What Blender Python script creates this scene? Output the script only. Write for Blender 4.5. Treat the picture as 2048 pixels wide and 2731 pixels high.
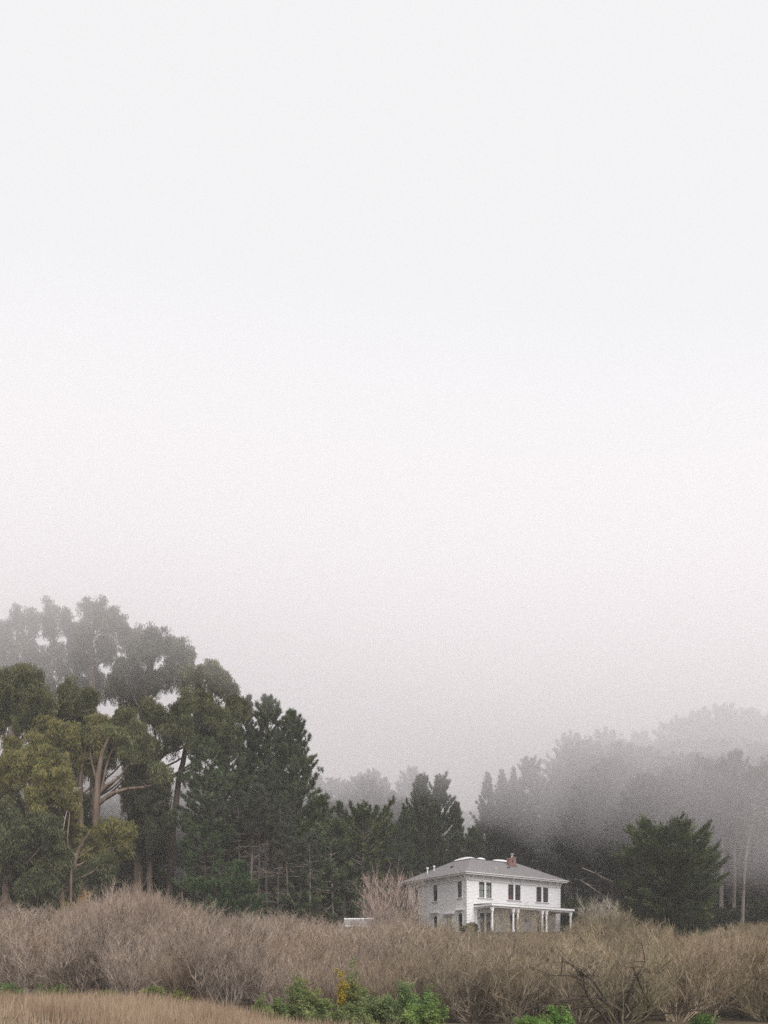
import bpy, math, random
import numpy as np

# ---------------------------------------------------------------- scene, camera, sky, sun, exposure
for o in list(bpy.data.objects):
    bpy.data.objects.remove(o)
S = bpy.context.scene
COL = S.collection
R = math.radians
FPX, HY, CX, EYE = 920.0, 993.0, 384.0, 1.6          # focal length in pixels, horizon row, centre column, eye height

cam = bpy.data.cameras.new('camera')
cam_o = bpy.data.objects.new('camera', cam)
COL.objects.link(cam_o)
cam_o.location = (0, 0, EYE)
cam_o.rotation_euler = (R(90), 0, 0)
cam.sensor_fit = 'HORIZONTAL'
cam.sensor_width = 36.0
cam.lens = FPX / 768.0 * 36.0
cam.shift_y = (HY - 512.0) / 768.0
cam.clip_end = 3000
S.camera = cam_o

SUN_EL, SUN_AZ = R(50), R(150)                        # azimuth clockwise from +Y (the view direction)
w = bpy.data.worlds.new('World')
S.world = w
w.use_nodes = True
nt = w.node_tree
bg = nt.nodes['Background']
sky = nt.nodes.new('ShaderNodeTexSky')
sky.sky_type = 'NISHITA'
sky.sun_disc = False
sky.sun_elevation = SUN_EL
sky.sun_rotation = SUN_AZ
mixn = nt.nodes.new('ShaderNodeMix')
mixn.data_type = 'RGBA'
mixn.inputs['Factor'].default_value = 0.94            # overcast: a white veil in front of the blue
mixn.inputs['B'].default_value = (5.10, 5.06, 5.07, 1)
nt.links.new(sky.outputs['Color'], mixn.inputs['A'])
nt.links.new(mixn.outputs['Result'], bg.inputs['Color'])
bg.inputs['Strength'].default_value = 0.057

sun = bpy.data.lights.new('sun', 'SUN')
sun.energy = 1.3
sun.angle = R(35)
sun.color = (1.0, 0.975, 0.95)
sun_o = bpy.data.objects.new('sun', sun)
COL.objects.link(sun_o)
sun_o.location = (20, -20, 60)
sun_o.rotation_euler = (R(90) - SUN_EL, 0, math.pi - SUN_AZ)

S.view_settings.view_transform = 'Standard'
S.view_settings.look = 'None'
S.view_settings.gamma = 1.0
S.view_settings.use_curve_mapping = False
S.view_settings.exposure = 1.7
S.cycles.use_denoising = False
S.cycles.denoiser = 'OPENIMAGEDENOISE'
S.cycles.denoising_input_passes = 'RGB_ALBEDO_NORMAL'
S.cycles.denoising_prefilter = 'NONE'
S.cycles.max_bounces = 6
S.cycles.diffuse_bounces = 3
S.cycles.transmission_bounces = 4
S.cycles.volume_bounces = 2
S.cycles.transparent_max_bounces = 12
S.cycles.use_adaptive_sampling = False

# ---------------------------------------------------------------- helpers
rng = np.random.default_rng(11)


def at(px, py, d):
    """A point seen at column px, row py, d metres in front of the camera."""
    return np.array([(px - CX) / FPX * d, d, EYE + (HY - py) / FPX * d])


def sstep(a, b, x):
    t = np.clip((np.asarray(x, float) - a) / (b - a), 0, 1)
    return t * t * (3 - 2 * t)


def H(x, y):
    """Height of the ground."""
    x = np.asarray(x, float)
    y = np.asarray(y, float)
    z = np.interp(y, [-60, 40, 50, 60, 70, 80, 90, 98, 104, 107.5, 138, 160, 200, 240, 270, 380, 520],
                  [0, 0, .15, .8, 1.9, 3.3, 4.9, 6.3, 7.6, 8.8, 8.85, 12.5, 26, 44, 50, 52, 54])
    z = z + 1.05 * sstep(-3, -11, x) * sstep(14, 26, y) * (1 - sstep(44, 60, y))
    flat = (1 - sstep(98, 106, y)) + sstep(136, 145, y)
    z = z + flat * sstep(36, 60, y) * .35 * (np.sin(x * .21 + 1.3) * np.cos(y * .17) + .5 * np.sin(x * .47 + y * .31))
    z = z + sstep(150, 300, y) * 6 * np.sin(x * .018 + .8)
    return z


def hz(x, y):
    return float(H(x, y))


def mk_mesh(name, V, T=None, Q=None, smooth=False):
    V = np.asarray(V, np.float32).reshape(-1, 3)
    T = np.zeros((0, 3), np.int32) if T is None else np.asarray(T, np.int32).reshape(-1, 3)
    Q = np.zeros((0, 4), np.int32) if Q is None else np.asarray(Q, np.int32).reshape(-1, 4)
    me = bpy.data.meshes.new(name)
    me.vertices.add(len(V))
    me.vertices.foreach_set('co', V.ravel())
    loops = np.concatenate([T.ravel(), Q.ravel()])
    me.loops.add(len(loops))
    me.loops.foreach_set('vertex_index', loops)
    n = len(T) + len(Q)
    me.polygons.add(n)
    st = np.concatenate([np.arange(len(T)) * 3, len(T) * 3 + np.arange(len(Q)) * 4]).astype(np.int32)
    me.polygons.foreach_set('loop_start', st)
    me.polygons.foreach_set('use_smooth', np.full(n, bool(smooth)))
    me.update(calc_edges=True)
    return me


class MB:
    """Collects quads and triangles for ONE mesh object."""

    def __init__(self):
        self.V, self.T, self.Q, self.n = [], [], [], 0

    def add(self, V, T=None, Q=None):
        V = np.asarray(V, float).reshape(-1, 3)
        if T is not None and len(T):
            self.T.append(np.asarray(T).reshape(-1, 3) + self.n)
        if Q is not None and len(Q):
            self.Q.append(np.asarray(Q).reshape(-1, 4) + self.n)
        self.V.append(V)
        self.n += len(V)
        return self

    def box(self, x0, x1, y0, y1, z0, z1):
        V = [(x0, y0, z0), (x1, y0, z0), (x1, y1, z0), (x0, y1, z0), (x0, y0, z1), (x1, y0, z1), (x1, y1, z1), (x0, y1, z1)]
        return self.add(V, Q=[(0, 3, 2, 1), (4, 5, 6, 7), (0, 1, 5, 4), (1, 2, 6, 5), (2, 3, 7, 6), (3, 0, 4, 7)])

    def prism(self, poly, axis, a, b):
        """A polygon (2-D, convex or a fan) extruded along axis 0 (x) or 1 (y) from a to b."""
        n = len(poly)
        f = (lambda p, t: (t, p[0], p[1])) if axis == 0 else ((lambda p, t: (p[0], t, p[1])) if axis == 1 else (lambda p, t: (p[0], p[1], t)))
        V = [f(p, a) for p in poly] + [f(p, b) for p in poly]
        Q = [(i, (i + 1) % n, n + (i + 1) % n, n + i) for i in range(n)]
        T = [(0, i + 1, i) for i in range(1, n - 1)] + [(n, n + i, n + i + 1) for i in range(1, n - 1)]
        return self.add(V, T, Q)

    def tubes(self, P, Rr, s=5, cap=False):
        """m tubes of k points each: P (m,k,3), Rr (m,k)."""
        P = np.asarray(P, float)
        Rr = np.asarray(Rr, float)
        if P.ndim == 2:
            P, Rr = P[None], Rr[None]
        m, k, _ = P.shape
        t = np.gradient(P, axis=1)
        t /= np.linalg.norm(t, axis=2, keepdims=True) + 1e-9
        avg = P[:, -1] - P[:, 0]
        ref = np.where((np.abs(avg[:, 2]) > .7 * np.linalg.norm(avg, axis=1))[:, None], np.array([[1., .1, 0]]), np.array([[.1, .05, 1.]]))[:, None, :]
        a = np.cross(t, np.broadcast_to(ref, t.shape))
        a /= np.linalg.norm(a, axis=2, keepdims=True) + 1e-9
        b = np.cross(t, a)
        ang = np.arange(s) * 2 * np.pi / s
        V = P[:, :, None, :] + Rr[:, :, None, None] * (a[:, :, None, :] * np.cos(ang)[None, None, :, None] + b[:, :, None, :] * np.sin(ang)[None, None, :, None])
        idx = np.arange(m * k * s).reshape(m, k, s)
        nx = np.roll(idx, -1, axis=2)
        Q = np.stack([idx[:, :-1], nx[:, :-1], nx[:, 1:], idx[:, 1:]], axis=-1).reshape(-1, 4)
        return self.add(V.reshape(-1, 3), Q=Q)

    def tris(self, A):
        A = np.asarray(A, float).reshape(-1, 3)
        return self.add(A, T=np.arange(len(A)).reshape(-1, 3))

    def mesh(self, name, smooth=False):
        V = np.concatenate(self.V) if self.V else np.zeros((0, 3))
        return mk_mesh(name, V, np.concatenate(self.T) if self.T else None, np.concatenate(self.Q) if self.Q else None, smooth)

    def build(self, name, mat, parent=None, smooth=False):
        me = self.mesh(name, smooth)
        me.materials.append(mat)
        return link(name, me, parent)


def link(name, me, parent=None):
    o = bpy.data.objects.new(name, me)
    COL.objects.link(o)
    if parent is not None:
        o.parent = parent
        if name in ('twigs', 'buds', 'dead_branches', 'branches', 'stems'):
            o['kind'] = 'stuff'
    return o


def thing(name, label, cat, loc=(0, 0, 0), rz=0.0, group=None):
    o = bpy.data.objects.new(name, None)
    COL.objects.link(o)
    o.location = loc
    o.rotation_euler = (0, 0, rz)
    o.empty_display_size = .3
    return tag(o, label, cat, group)


def tag(o, label=None, cat=None, group=None, kind=None):
    if label:
        o['label'] = label
    if cat:
        o['category'] = cat
    if group:
        o['group'] = group
    if kind:
        o['kind'] = kind
    return o


def copy_tree(root, loc, rz, sc, label=None, group=None, color=None):
    r = root.copy()
    COL.objects.link(r)
    r.location = loc
    r.rotation_euler = (0, 0, rz)
    r.scale = sc if hasattr(sc, '__len__') else (sc, sc, sc)
    if label:
        r['label'] = label
    if group:
        r['group'] = group
    for ch in list(root.children):
        c = ch.copy()
        COL.objects.link(c)
        c.parent = r
        if color is not None:
            c.color = color
    return r


def bez(A, B, C, k):
    t = np.linspace(0, 1, k)[None, :, None]
    return (1 - t) ** 2 * A[:, None] + 2 * t * (1 - t) * B[:, None] + t * t * C[:, None]


def unit(v):
    return v / (np.linalg.norm(v, axis=-1, keepdims=True) + 1e-9)


def rdirs(n, zmin=-1.0, zmax=1.0):
    z = rng.uniform(zmin, zmax, n)
    a = rng.uniform(0, 2 * np.pi, n)
    r = np.sqrt(np.maximum(0, 1 - z * z))
    return np.stack([r * np.cos(a), r * np.sin(a), z], 1)


# ---------------------------------------------------------------- materials
def newmat(name):
    m = bpy.data.materials.new(name)
    m.use_nodes = True
    n = m.node_tree
    for x in list(n.nodes):
        if x.type != 'OUTPUT_MATERIAL':
            n.nodes.remove(x)
    return m, n, n.nodes['Material Output']


def ramp_noise(n, scale, cols, detail=4, coord='Object', rough=.6, stretch=None):
    tc = n.nodes.new('ShaderNodeTexCoord')
    no = n.nodes.new('ShaderNodeTexNoise')
    no.inputs['Scale'].default_value = scale
    no.inputs['Detail'].default_value = detail
    no.inputs['Roughness'].default_value = rough
    src = tc.outputs[coord]
    if stretch:
        mp = n.nodes.new('ShaderNodeMapping')
        mp.inputs['Scale'].default_value = stretch
        n.links.new(src, mp.inputs['Vector'])
        src = mp.outputs['Vector']
    n.links.new(src, no.inputs['Vector'])
    cr = n.nodes.new('ShaderNodeValToRGB')
    e = cr.color_ramp.elements
    while len(e) < len(cols):
        e.new(.5)
    for i, (p, c) in enumerate(cols):
        e[i].position = p
        e[i].color = (*c, 1)
    n.links.new(no.outputs['Fac'], cr.inputs['Fac'])
    return cr.outputs['Color'], no.outputs['Fac']


def surf(name, cols, scale=3.0, rough=.8, spec=.3, bump=0.0, stretch=None, detail=4, bdist=.02):
    m, n, out = newmat(name)
    p = n.nodes.new('ShaderNodeBsdfPrincipled')
    p.inputs['Roughness'].default_value = rough
    p.inputs['Specular IOR Level'].default_value = spec
    c, f = ramp_noise(n, scale, cols, detail, stretch=stretch)
    n.links.new(c, p.inputs['Base Color'])
    if bump:
        b = n.nodes.new('ShaderNodeBump')
        b.inputs['Strength'].default_value = bump
        b.inputs['Distance'].default_value = bdist
        n.links.new(f, b.inputs['Height'])
        n.links.new(b.outputs['Normal'], p.inputs['Normal'])
    n.links.new(p.outputs['BSDF'], out.inputs['Surface'])
    return m


def leafmat(name, cols, scale=.45, trans=.35, tint=False):
    """Leaves: diffuse plus a little light coming through; clump-to-clump colour by a coarse noise."""
    m, n, out = newmat(name)
    c, f = ramp_noise(n, scale, cols, 3, rough=.7)
    if tint:
        oi = n.nodes.new('ShaderNodeObjectInfo')
        mx = n.nodes.new('ShaderNodeMix')
        mx.data_type = 'RGBA'
        mx.blend_type = 'MULTIPLY'
        mx.inputs['Factor'].default_value = 1
        n.links.new(c, mx.inputs['A'])
        n.links.new(oi.outputs['Color'], mx.inputs['B'])
        c = mx.outputs['Result']
    d = n.nodes.new('ShaderNodeBsdfDiffuse')
    t = n.nodes.new('ShaderNodeBsdfTranslucent')
    mi = n.nodes.new('ShaderNodeMixShader')
    mi.inputs['Fac'].default_value = trans
    n.links.new(c, d.inputs['Color'])
    n.links.new(c, t.inputs['Color'])
    n.links.new(d.outputs['BSDF'], mi.inputs[1])
    n.links.new(t.outputs['BSDF'], mi.inputs[2])
    n.links.new(mi.outputs['Shader'], out.inputs['Surface'])
    return m


M = {}
M['ground'] = surf('soil_and_litter', [(.3, (.045, .036, .024)), (.55, (.09, .07, .045)), (.75, (.07, .075, .035))], .5, .95, .1, .5, detail=8)
M['hill'] = surf('hillside_scrub', [(.3, (.022, .028, .018)), (.6, (.045, .052, .03)), (.8, (.075, .07, .045))], .12, .95, .1, .4, detail=8)
M['white'] = surf('white_painted_wood', [(.3, (.80, .785, .785)), (.6, (.86, .85, .85)), (.8, (.88, .87, .87))], .9, .55, .35, detail=7)
M['trim'] = surf('white_painted_trim', [(.3, (.82, .805, .805)), (.7, (.87, .86, .86))], 2.0, .5, .35)
M['porch_wall'] = M['white']
M['roof'] = surf('grey_asphalt_shingle', [(.3, (.16, .148, .15)), (.5, (.21, .197, .20)), (.7, (.26, .245, .25))], 5.0, .85, .2, .3, detail=8)
M['dark_trim'] = surf('dark_roof_edge', [(.3, (.05, .045, .045)), (.7, (.09, .085, .085))], 4.0, .7, .3)
M['black'] = surf('black_metal', [(.3, (.015, .015, .015)), (.7, (.03, .03, .03))], 4.0, .45, .4)
M['metal'] = surf('dull_sheet_metal', [(.3, (.45, .42, .36)), (.7, (.6, .57, .5))], 6.0, .45, .5)
M['dome'] = surf('white_skylight_dome', [(.3, (.80, .80, .79)), (.7, (.86, .86, .85))], 3.0, .35, .4)
M['floor'] = surf('porch_boards', [(.3, (.22, .19, .16)), (.7, (.32, .28, .24))], 3.0, .7, .3)
M['inside'] = surf('room_plaster', [(.3, (.20, .17, .13)), (.7, (.28, .24, .19))], 1.0, .9, .1)
M['curtain'] = surf('pale_blind', [(.3, (.62, .60, .60)), (.7, (.72, .70, .70))], 3.0, .9, .1)
M['red_curtain'] = surf('red_curtain', [(.3, (.28, .05, .04)), (.7, (.38, .08, .06))], 3.0, .9, .1)
M['door'] = surf('pale_painted_door', [(.3, (.62, .60, .60)), (.7, (.7, .68, .68))], 2.0, .5, .3)
M['terracotta'] = surf('terracotta_pot', [(.3, (.30, .12, .07)), (.7, (.38, .17, .10))], 6.0, .8, .2)
# brick with mortar joints (bricks are far below a pixel here)
m_, n_, o_ = newmat('chimney_brick')
p_ = n_.nodes.new('ShaderNodeBsdfPrincipled')
p_.inputs['Roughness'].default_value = .9
bt = n_.nodes.new('ShaderNodeTexBrick')
bt.inputs['Color1'].default_value = (.29, .115, .085, 1)
bt.inputs['Color2'].default_value = (.21, .085, .065, 1)
bt.inputs['Mortar'].default_value = (.32, .27, .25, 1)
bt.inputs['Scale'].default_value = 4.5
bt.inputs['Mortar Size'].default_value = .025
tc_ = n_.nodes.new('ShaderNodeTexCoord')
mp_ = n_.nodes.new('ShaderNodeMapping')
mp_.inputs['Rotation'].default_value = (R(90), 0, 0)
n_.links.new(tc_.outputs['Object'], mp_.inputs['Vector'])
n_.links.new(mp_.outputs['Vector'], bt.inputs['Vector'])
n_.links.new(bt.outputs['Color'], p_.inputs['Base Color'])
n_.links.new(p_.outputs['BSDF'], o_.inputs['Surface'])
M['brick'] = m_
# window glass: mirror-like at grazing angles, clear otherwise
m_, n_, o_ = newmat('window_glass')
g_ = n_.nodes.new('ShaderNodeBsdfGlossy')
g_.inputs['Roughness'].default_value = .02
t_ = n_.nodes.new('ShaderNodeBsdfTransparent')
t_.inputs['Color'].default_value = (.82, .84, .82, 1)
lw0 = n_.nodes.new('ShaderNodeLayerWeight')
lw1 = n_.nodes.new('ShaderNodeMath')
lw1.operation = 'POWER'
lw1.inputs[1].default_value = 4.0
lw = n_.nodes.new('ShaderNodeMath')
lw.operation = 'MULTIPLY_ADD'
lw.inputs[1].default_value = .9
lw.inputs[2].default_value = .05
n_.links.new(lw0.outputs['Facing'], lw1.inputs[0])
n_.links.new(lw1.outputs[0], lw.inputs[0])
mi_ = n_.nodes.new('ShaderNodeMixShader')
n_.links.new(lw.outputs[0], mi_.inputs['Fac'])
n_.links.new(t_.outputs['BSDF'], mi_.inputs[1])
n_.links.new(g_.outputs['BSDF'], mi_.inputs[2])
n_.links.new(mi_.outputs['Shader'], o_.inputs['Surface'])
M['glass'] = m_

M['euc_bark'] = surf('eucalyptus_bark', [(.25, (.06, .042, .032)), (.5, (.125, .09, .068)), (.75, (.24, .19, .155))], 1.6, .9, .1, .5, stretch=(1, 1, .18), detail=6)
M['pine_bark'] = surf('pine_bark', [(.3, (.055, .042, .036)), (.55, (.11, .088, .075)), (.78, (.19, .16, .14))], 2.2, .9, .1, .6, stretch=(1, 1, .3), detail=6)
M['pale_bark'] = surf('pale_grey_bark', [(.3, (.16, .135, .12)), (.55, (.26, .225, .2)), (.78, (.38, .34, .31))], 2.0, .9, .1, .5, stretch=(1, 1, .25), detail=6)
M['dead_wood'] = surf('bleached_dead_wood', [(.3, (.36, .32, .28)), (.7, (.58, .53, .48))], 2.5, .9, .1, .3, detail=6)
M['dead_twig'] = surf('dead_brown_twig', [(.3, (.11, .088, .07)), (.7, (.24, .195, .16))], 2.5, .9, .1)
M['euc_dark'] = leafmat('eucalyptus_leaf_dark', [(.32, (.052, .062, .034)), (.5, (.115, .125, .066)), (.68, (.21, .21, .112))], .8)
M['euc_olive'] = leafmat('eucalyptus_leaf_olive', [(.32, (.060, .070, .034)), (.5, (.145, .155, .074)), (.68, (.27, .262, .132))], .8)
M['euc_yellow'] = leafmat('eucalyptus_leaf_yellow', [(.32, (.075, .080, .030)), (.5, (.19, .182, .07)), (.68, (.34, .30, .12))], .8)
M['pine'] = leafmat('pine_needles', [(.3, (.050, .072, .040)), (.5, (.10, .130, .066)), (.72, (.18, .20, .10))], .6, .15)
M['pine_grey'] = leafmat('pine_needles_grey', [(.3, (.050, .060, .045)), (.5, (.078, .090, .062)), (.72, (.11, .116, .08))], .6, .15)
M['pine_young'] = leafmat('young_pine_needles', [(.3, (.040, .068, .030)), (.5, (.070, .110, .048)), (.72, (.115, .16, .07))], .8, .15)
M['cypress'] = leafmat('cypress_sprays', [(.32, (.034, .052, .022)), (.5, (.078, .10, .042)), (.68, (.155, .172, .072))], .9, .12)
M['bramble'] = leafmat('bramble_leaf', [(.3, (.07, .095, .036)), (.5, (.17, .205, .08)), (.7, (.33, .35, .155))], 1.6, .3, tint=True)
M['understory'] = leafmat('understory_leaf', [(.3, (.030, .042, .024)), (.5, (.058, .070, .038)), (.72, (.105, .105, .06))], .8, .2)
M['twig'] = leafmat('willow_twig', [(.3, (.62, .62, .62)), (.5, (.9, .9, .9)), (.72, (1.15, 1.1, 1.08))], .9, .0, tint=True)
M['stem'] = leafmat('willow_stem', [(.3, (.5, .52, .54)), (.5, (1.0, 1.04, 1.08)), (.7, (1.6, 1.65, 1.7))], 1.2, .0, tint=True)
M['bud'] = leafmat('willow_bud', [(.3, (.7, .7, .45)), (.5, (1.0, .95, .68)), (.72, (1.25, 1.1, .8))], .7, .25, tint=True)
M['grass'] = leafmat('dry_grass', [(.3, (.22, .15, .10)), (.45, (.35, .25, .175)), (.6, (.44, .335, .24)), (.72, (.25, .215, .11))], .35, .3)

# ---------------------------------------------------------------- ground and hillside
xs = np.concatenate([np.arange(-380, -90, 12), np.arange(-90, 90, 2.5), np.arange(90, 381, 12)])
ys = np.concatenate([np.arange(-50, 10, 6), np.arange(10, 150, 2.0), np.arange(150, 521, 8)])
X, Y = np.meshgrid(xs, ys)
Z = H(X, Y)
idx = np.arange(X.size).reshape(X.shape)
Qd = np.stack([idx[:-1, :-1], idx[:-1, 1:], idx[1:, 1:], idx[1:, :-1]], -1).reshape(-1, 4)
me = mk_mesh('ground', np.stack([X, Y, Z], -1).reshape(-1, 3), Q=Qd, smooth=True)
me.materials.append(M['ground'])
me.materials.append(M['hill'])
cy = Y[:-1, :-1].ravel()
me.polygons.foreach_set('material_index', (cy > 138).astype(np.int32))
tag(link('ground', me), 'brown soil of the field rising to a wooded hillside behind the house', kind='structure')

# ---------------------------------------------------------------- the farmhouse
HA = .597
BASE = EYE + 7.25
HL, HW, EAVE, OV = 15.62, 12.03, 7.39, .66
house = thing('farmhouse', 'two-storey white clapboard farmhouse with hipped grey roof and front porch', 'house', (10.0, 111.13, BASE), HA)


def rects(L, z0, z1, ops):
    """Solid rectangles of a wall round its openings (a0, a1, b0, b1)."""
    us = sorted({0, L, *[o[0] for o in ops], *[o[1] for o in ops]})
    out = []
    for a, b in zip(us[:-1], us[1:]):
        zz = [z0]
        for o in sorted([o for o in ops if o[0] <= a + 1e-6 and o[1] >= b - 1e-6], key=lambda o: o[2]):
            zz += [o[2], o[3]]
        zz.append(z1)
        for i in range(0, len(zz), 2):
            if zz[i + 1] - zz[i] > 1e-4:
                out.append((a, b, zz[i], zz[i + 1]))
    return out


COURSE = .17


def clad(mb, L, ops, side, zlo=-.35, zhi=EAVE - .3):
    """Lapped boards, each course proud at its lower edge, on the front (y=0) or side (x=0) wall, over a 15 cm wall."""
    for (a, b, c, d) in rects(L, zlo, zhi, ops):
        k = math.floor((c - zlo) / COURSE)
        z = zlo + k * COURSE
        while z < d - 1e-6:
            s0, s1 = max(z, c), min(z + COURSE, d)
            p0, p1 = -.030 + .020 * (s0 - z) / COURSE, -.030 + .020 * (s1 - z) / COURSE
            if s1 - s0 > .01:
                if side == 'front':
                    V = [(a, p0, s0), (b, p0, s0), (b, p1, s1), (a, p1, s1), (a, -.004, s0), (b, -.004, s0)]
                else:
                    V = [(p0, b, s0), (p0, a, s0), (p1, a, s1), (p1, b, s1), (-.004, b, s0), (-.004, a, s0)]
                mb.add(V, Q=[(0, 1, 2, 3), (4, 5, 1, 0)])
            z += COURSE
        if side == 'front':
            mb.box(a, b, 0, .15, c, d)
        else:
            mb.box(0, .15, a, b, c, d)


PAIRS = [(1.88, 3.90), (6.62, 8.69), (11.41, 13.50)]
ZT, ZS = 6.33, 4.40
front_ops = [(a, b, ZS, ZT) for a, b in PAIRS] + [(2.05, 3.75, .12, 2.55), (6.95, 8.15, .12, 2.55), (11.6, 13.3, .5, 2.5)]
side_ops = [(.9, 1.72, 4.37, 6.36), (5.77, 6.63, 4.33, 6.36), (9.89, 10.75, 4.33, 6.36),
            (.79, 1.65, .28, 2.46), (5.77, 6.58, .45, 2.46), (2.85, 3.95, .12, 2.15), (9.7, 10.6, .45, 2.46)]
wl = MB()
clad(wl, HL, front_ops, 'front')
clad(wl, HW, [o for o in side_ops], 'side')
wl.box(HL - .15, HL, 0.16, HW, -.35, EAVE - .3)
wl.box(.16, HL - .16, HW - .15, HW, -.35, EAVE - .3)
wl.build('wall', M['white'], house)
fl = MB()
fl.box(.16, HL - .16, .16, HW - .16, -.2, 0)
fl.box(.16, HL - .16, .16, HW - .16, 3.35, 3.5)
fl.box(.16, HL - .16, .16, HW - .16, EAVE - .42, EAVE - .32)
for y in (4.2, 7.9):
    fl.box(.2, HL - .2, y, y + .12, .01, 3.34)
    fl.box(.2, HL - .2, y, y + .12, 3.51, EAVE - .43)
for x in (5.2, 10.3):
    fl.box(x, x + .12, .2, 4.18, .01, 3.34)
    fl.box(x, x + .12, .2, 4.18, 3.51, EAVE - .43)
fl.build('inner_floor', M['inside'], house)


def window(a, b, c, d, side, panes=1, arch=False, cap=False, blind=None, sill=True):
    """Casing, sashes and panes; children of the window are its panes, sashes, sill and hood."""
    def bx(mb, u0, u1, p0, p1, z0, z1):
        if side == 'front':
            mb.box(u0, u1, p0, p1, z0, z1)
        else:
            mb.box(p0, p1, u0, u1, z0, z1)
    cw = .11
    f = MB()
    bx(f, a - cw, a, -.055, .06, c, d)
    bx(f, b, b + cw, -.055, .06, c, d)
    bx(f, a - cw, b + cw, -.058, .06, d, d + cw)
    mull = .26
    spans = [(a, b)] if panes == 1 else [(a, (a + b) / 2 - mull / 2), ((a + b) / 2 + mull / 2, b)]
    if panes == 2:
        bx(f, spans[0][1], spans[1][0], -.05, .06, c, d)
    if arch:
        n = 10
        rr = (b - a) / 2
        hgt = .30
        for i in range(n):
            t0, t1 = math.pi * i / n, math.pi * (i + 1) / n
            u0, u1 = (a + b) / 2 - rr * math.cos(t0), (a + b) / 2 - rr * math.cos(t1)
            zb = d - hgt + hgt * min(math.sin(t0), math.sin(t1)) - .002
            bx(f, u0, u1, -.04, .05, min(zb, d - .01), d)
    win = f.build('window', M['trim'], house)
    for (u0, u1) in spans:
        g = MB()
        bx(g, u0, u1, .085, .092, c, d)
        g.build('pane', M['glass'], win)
        s = MB()
        zm = (c + d) / 2
        bx(s, u0, u0 + .045, .05, .085, c, d)
        bx(s, u1 - .045, u1, .05, .085, c, d)
        bx(s, u0 + .045, u1 - .045, .05, .085, c, c + .06)
        bx(s, u0 + .045, u1 - .045, .05, .085, d - .05, d)
        bx(s, u0 + .045, u1 - .045, .045, .084, zm - .025, zm + .025)
        bx(s, (u0 + u1) / 2 - .012, (u0 + u1) / 2 + .012, .06, .083, c + .06, zm - .025)
        bx(s, (u0 + u1) / 2 - .012, (u0 + u1) / 2 + .012, .06, .083, zm + .025, d - .05)
        s.build('sash', M['dark_trim'], win)
    if sill:
        s = MB()
        bx(s, a - .22, b + .22, -.14, .05, c - .07, c)
        bx(s, a - .14, b + .14, -.06, .0, c - .2, c - .07)
        s.build('sill', M['trim'], win)
    if cap:
        s = MB()
        bx(s, a - .18, b + .18, -.10, -.0, d + cw, d + cw + .2)
        bx(s, a - .42, b + .42, -.26, -.0, d + cw + .2, d + cw + .29)
        bx(s, a - .46, b + .46, -.29, -.0, d + cw + .29, d + cw + .33)
        bx(s, a - .2, a - .08, -.18, -.1, d + cw - .12, d + cw + .2)
        bx(s, b + .08, b + .2, -.18, -.1, d + cw - .12, d + cw + .2)
        s.build('hood', M['trim'], win)
    if blind:
        mat, z0, z1 = blind
        for (u0, u1) in spans:
            s = MB()
            n = 9
            for i in range(n):
                ua, ub = u0 + (u1 - u0) * i / n, u0 + (u1 - u0) * (i + 1) / n
                bx(s, ua, ub, .16 + .02 * (i % 2), .18 + .02 * (i % 2), z0, z1)
            s.build('curtain', mat, win)
            if mat is M['red_curtain']:
                break
    return win


window(*PAIRS[0], ZS, ZT, 'front', 2, blind=(M['curtain'], ZS + .05, ZT - .35))
window(*PAIRS[1], ZS, ZT, 'front', 2, blind=(M['red_curtain'], ZS + .05, ZS + .55))
window(*PAIRS[2], ZS, ZT, 'front', 2)
for i, (a, b, c, d) in enumerate(side_ops):
    if i < 3:
        window(a, b, c, d, 'side')
    elif i != 5:
        window(a, b, c, d, 'side', arch=True, cap=True)
window(2.05, 3.75, .12, 2.55, 'front', 2, cap=True, sill=False)
window(6.95, 8.15, .12, 2.55, 'front', 2, sill=False)
window(11.6, 13.3, .5, 2.5, 'front', 2)
# side door under its hood
d = MB()
d.box(.05, .1, 2.85, 3.95, .12, 2.15)
for z0, z1 in ((.3, .95), (1.1, 1.95)):
    for y0, y1 in ((2.97, 3.36), (3.44, 3.83)):
        d.box(.035, .05, y0, y1, z0, z1)
door = d.build('door', M['door'], house)
MB().box(-.03, .035, 2.9, 2.96, 1.0, 1.15).build('handle', M['black'], door)
s = MB()
s.box(-.055, .06, 2.74, 2.85, .12, 2.15)
s.box(-.055, .06, 3.95, 4.06, .12, 2.15)
s.box(-.058, .06, 2.74, 4.06, 2.15, 2.26)
s.build('frame', M['trim'], door)
s = MB()
s.box(-.1, 0, 2.66, 4.14, 2.26, 2.44)
s.box(-.34, 0, 2.42, 4.38, 2.44, 2.53)
s.box(-.37, 0, 2.38, 4.42, 2.53, 2.57)
s.build('hood', M['trim'], door)

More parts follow.
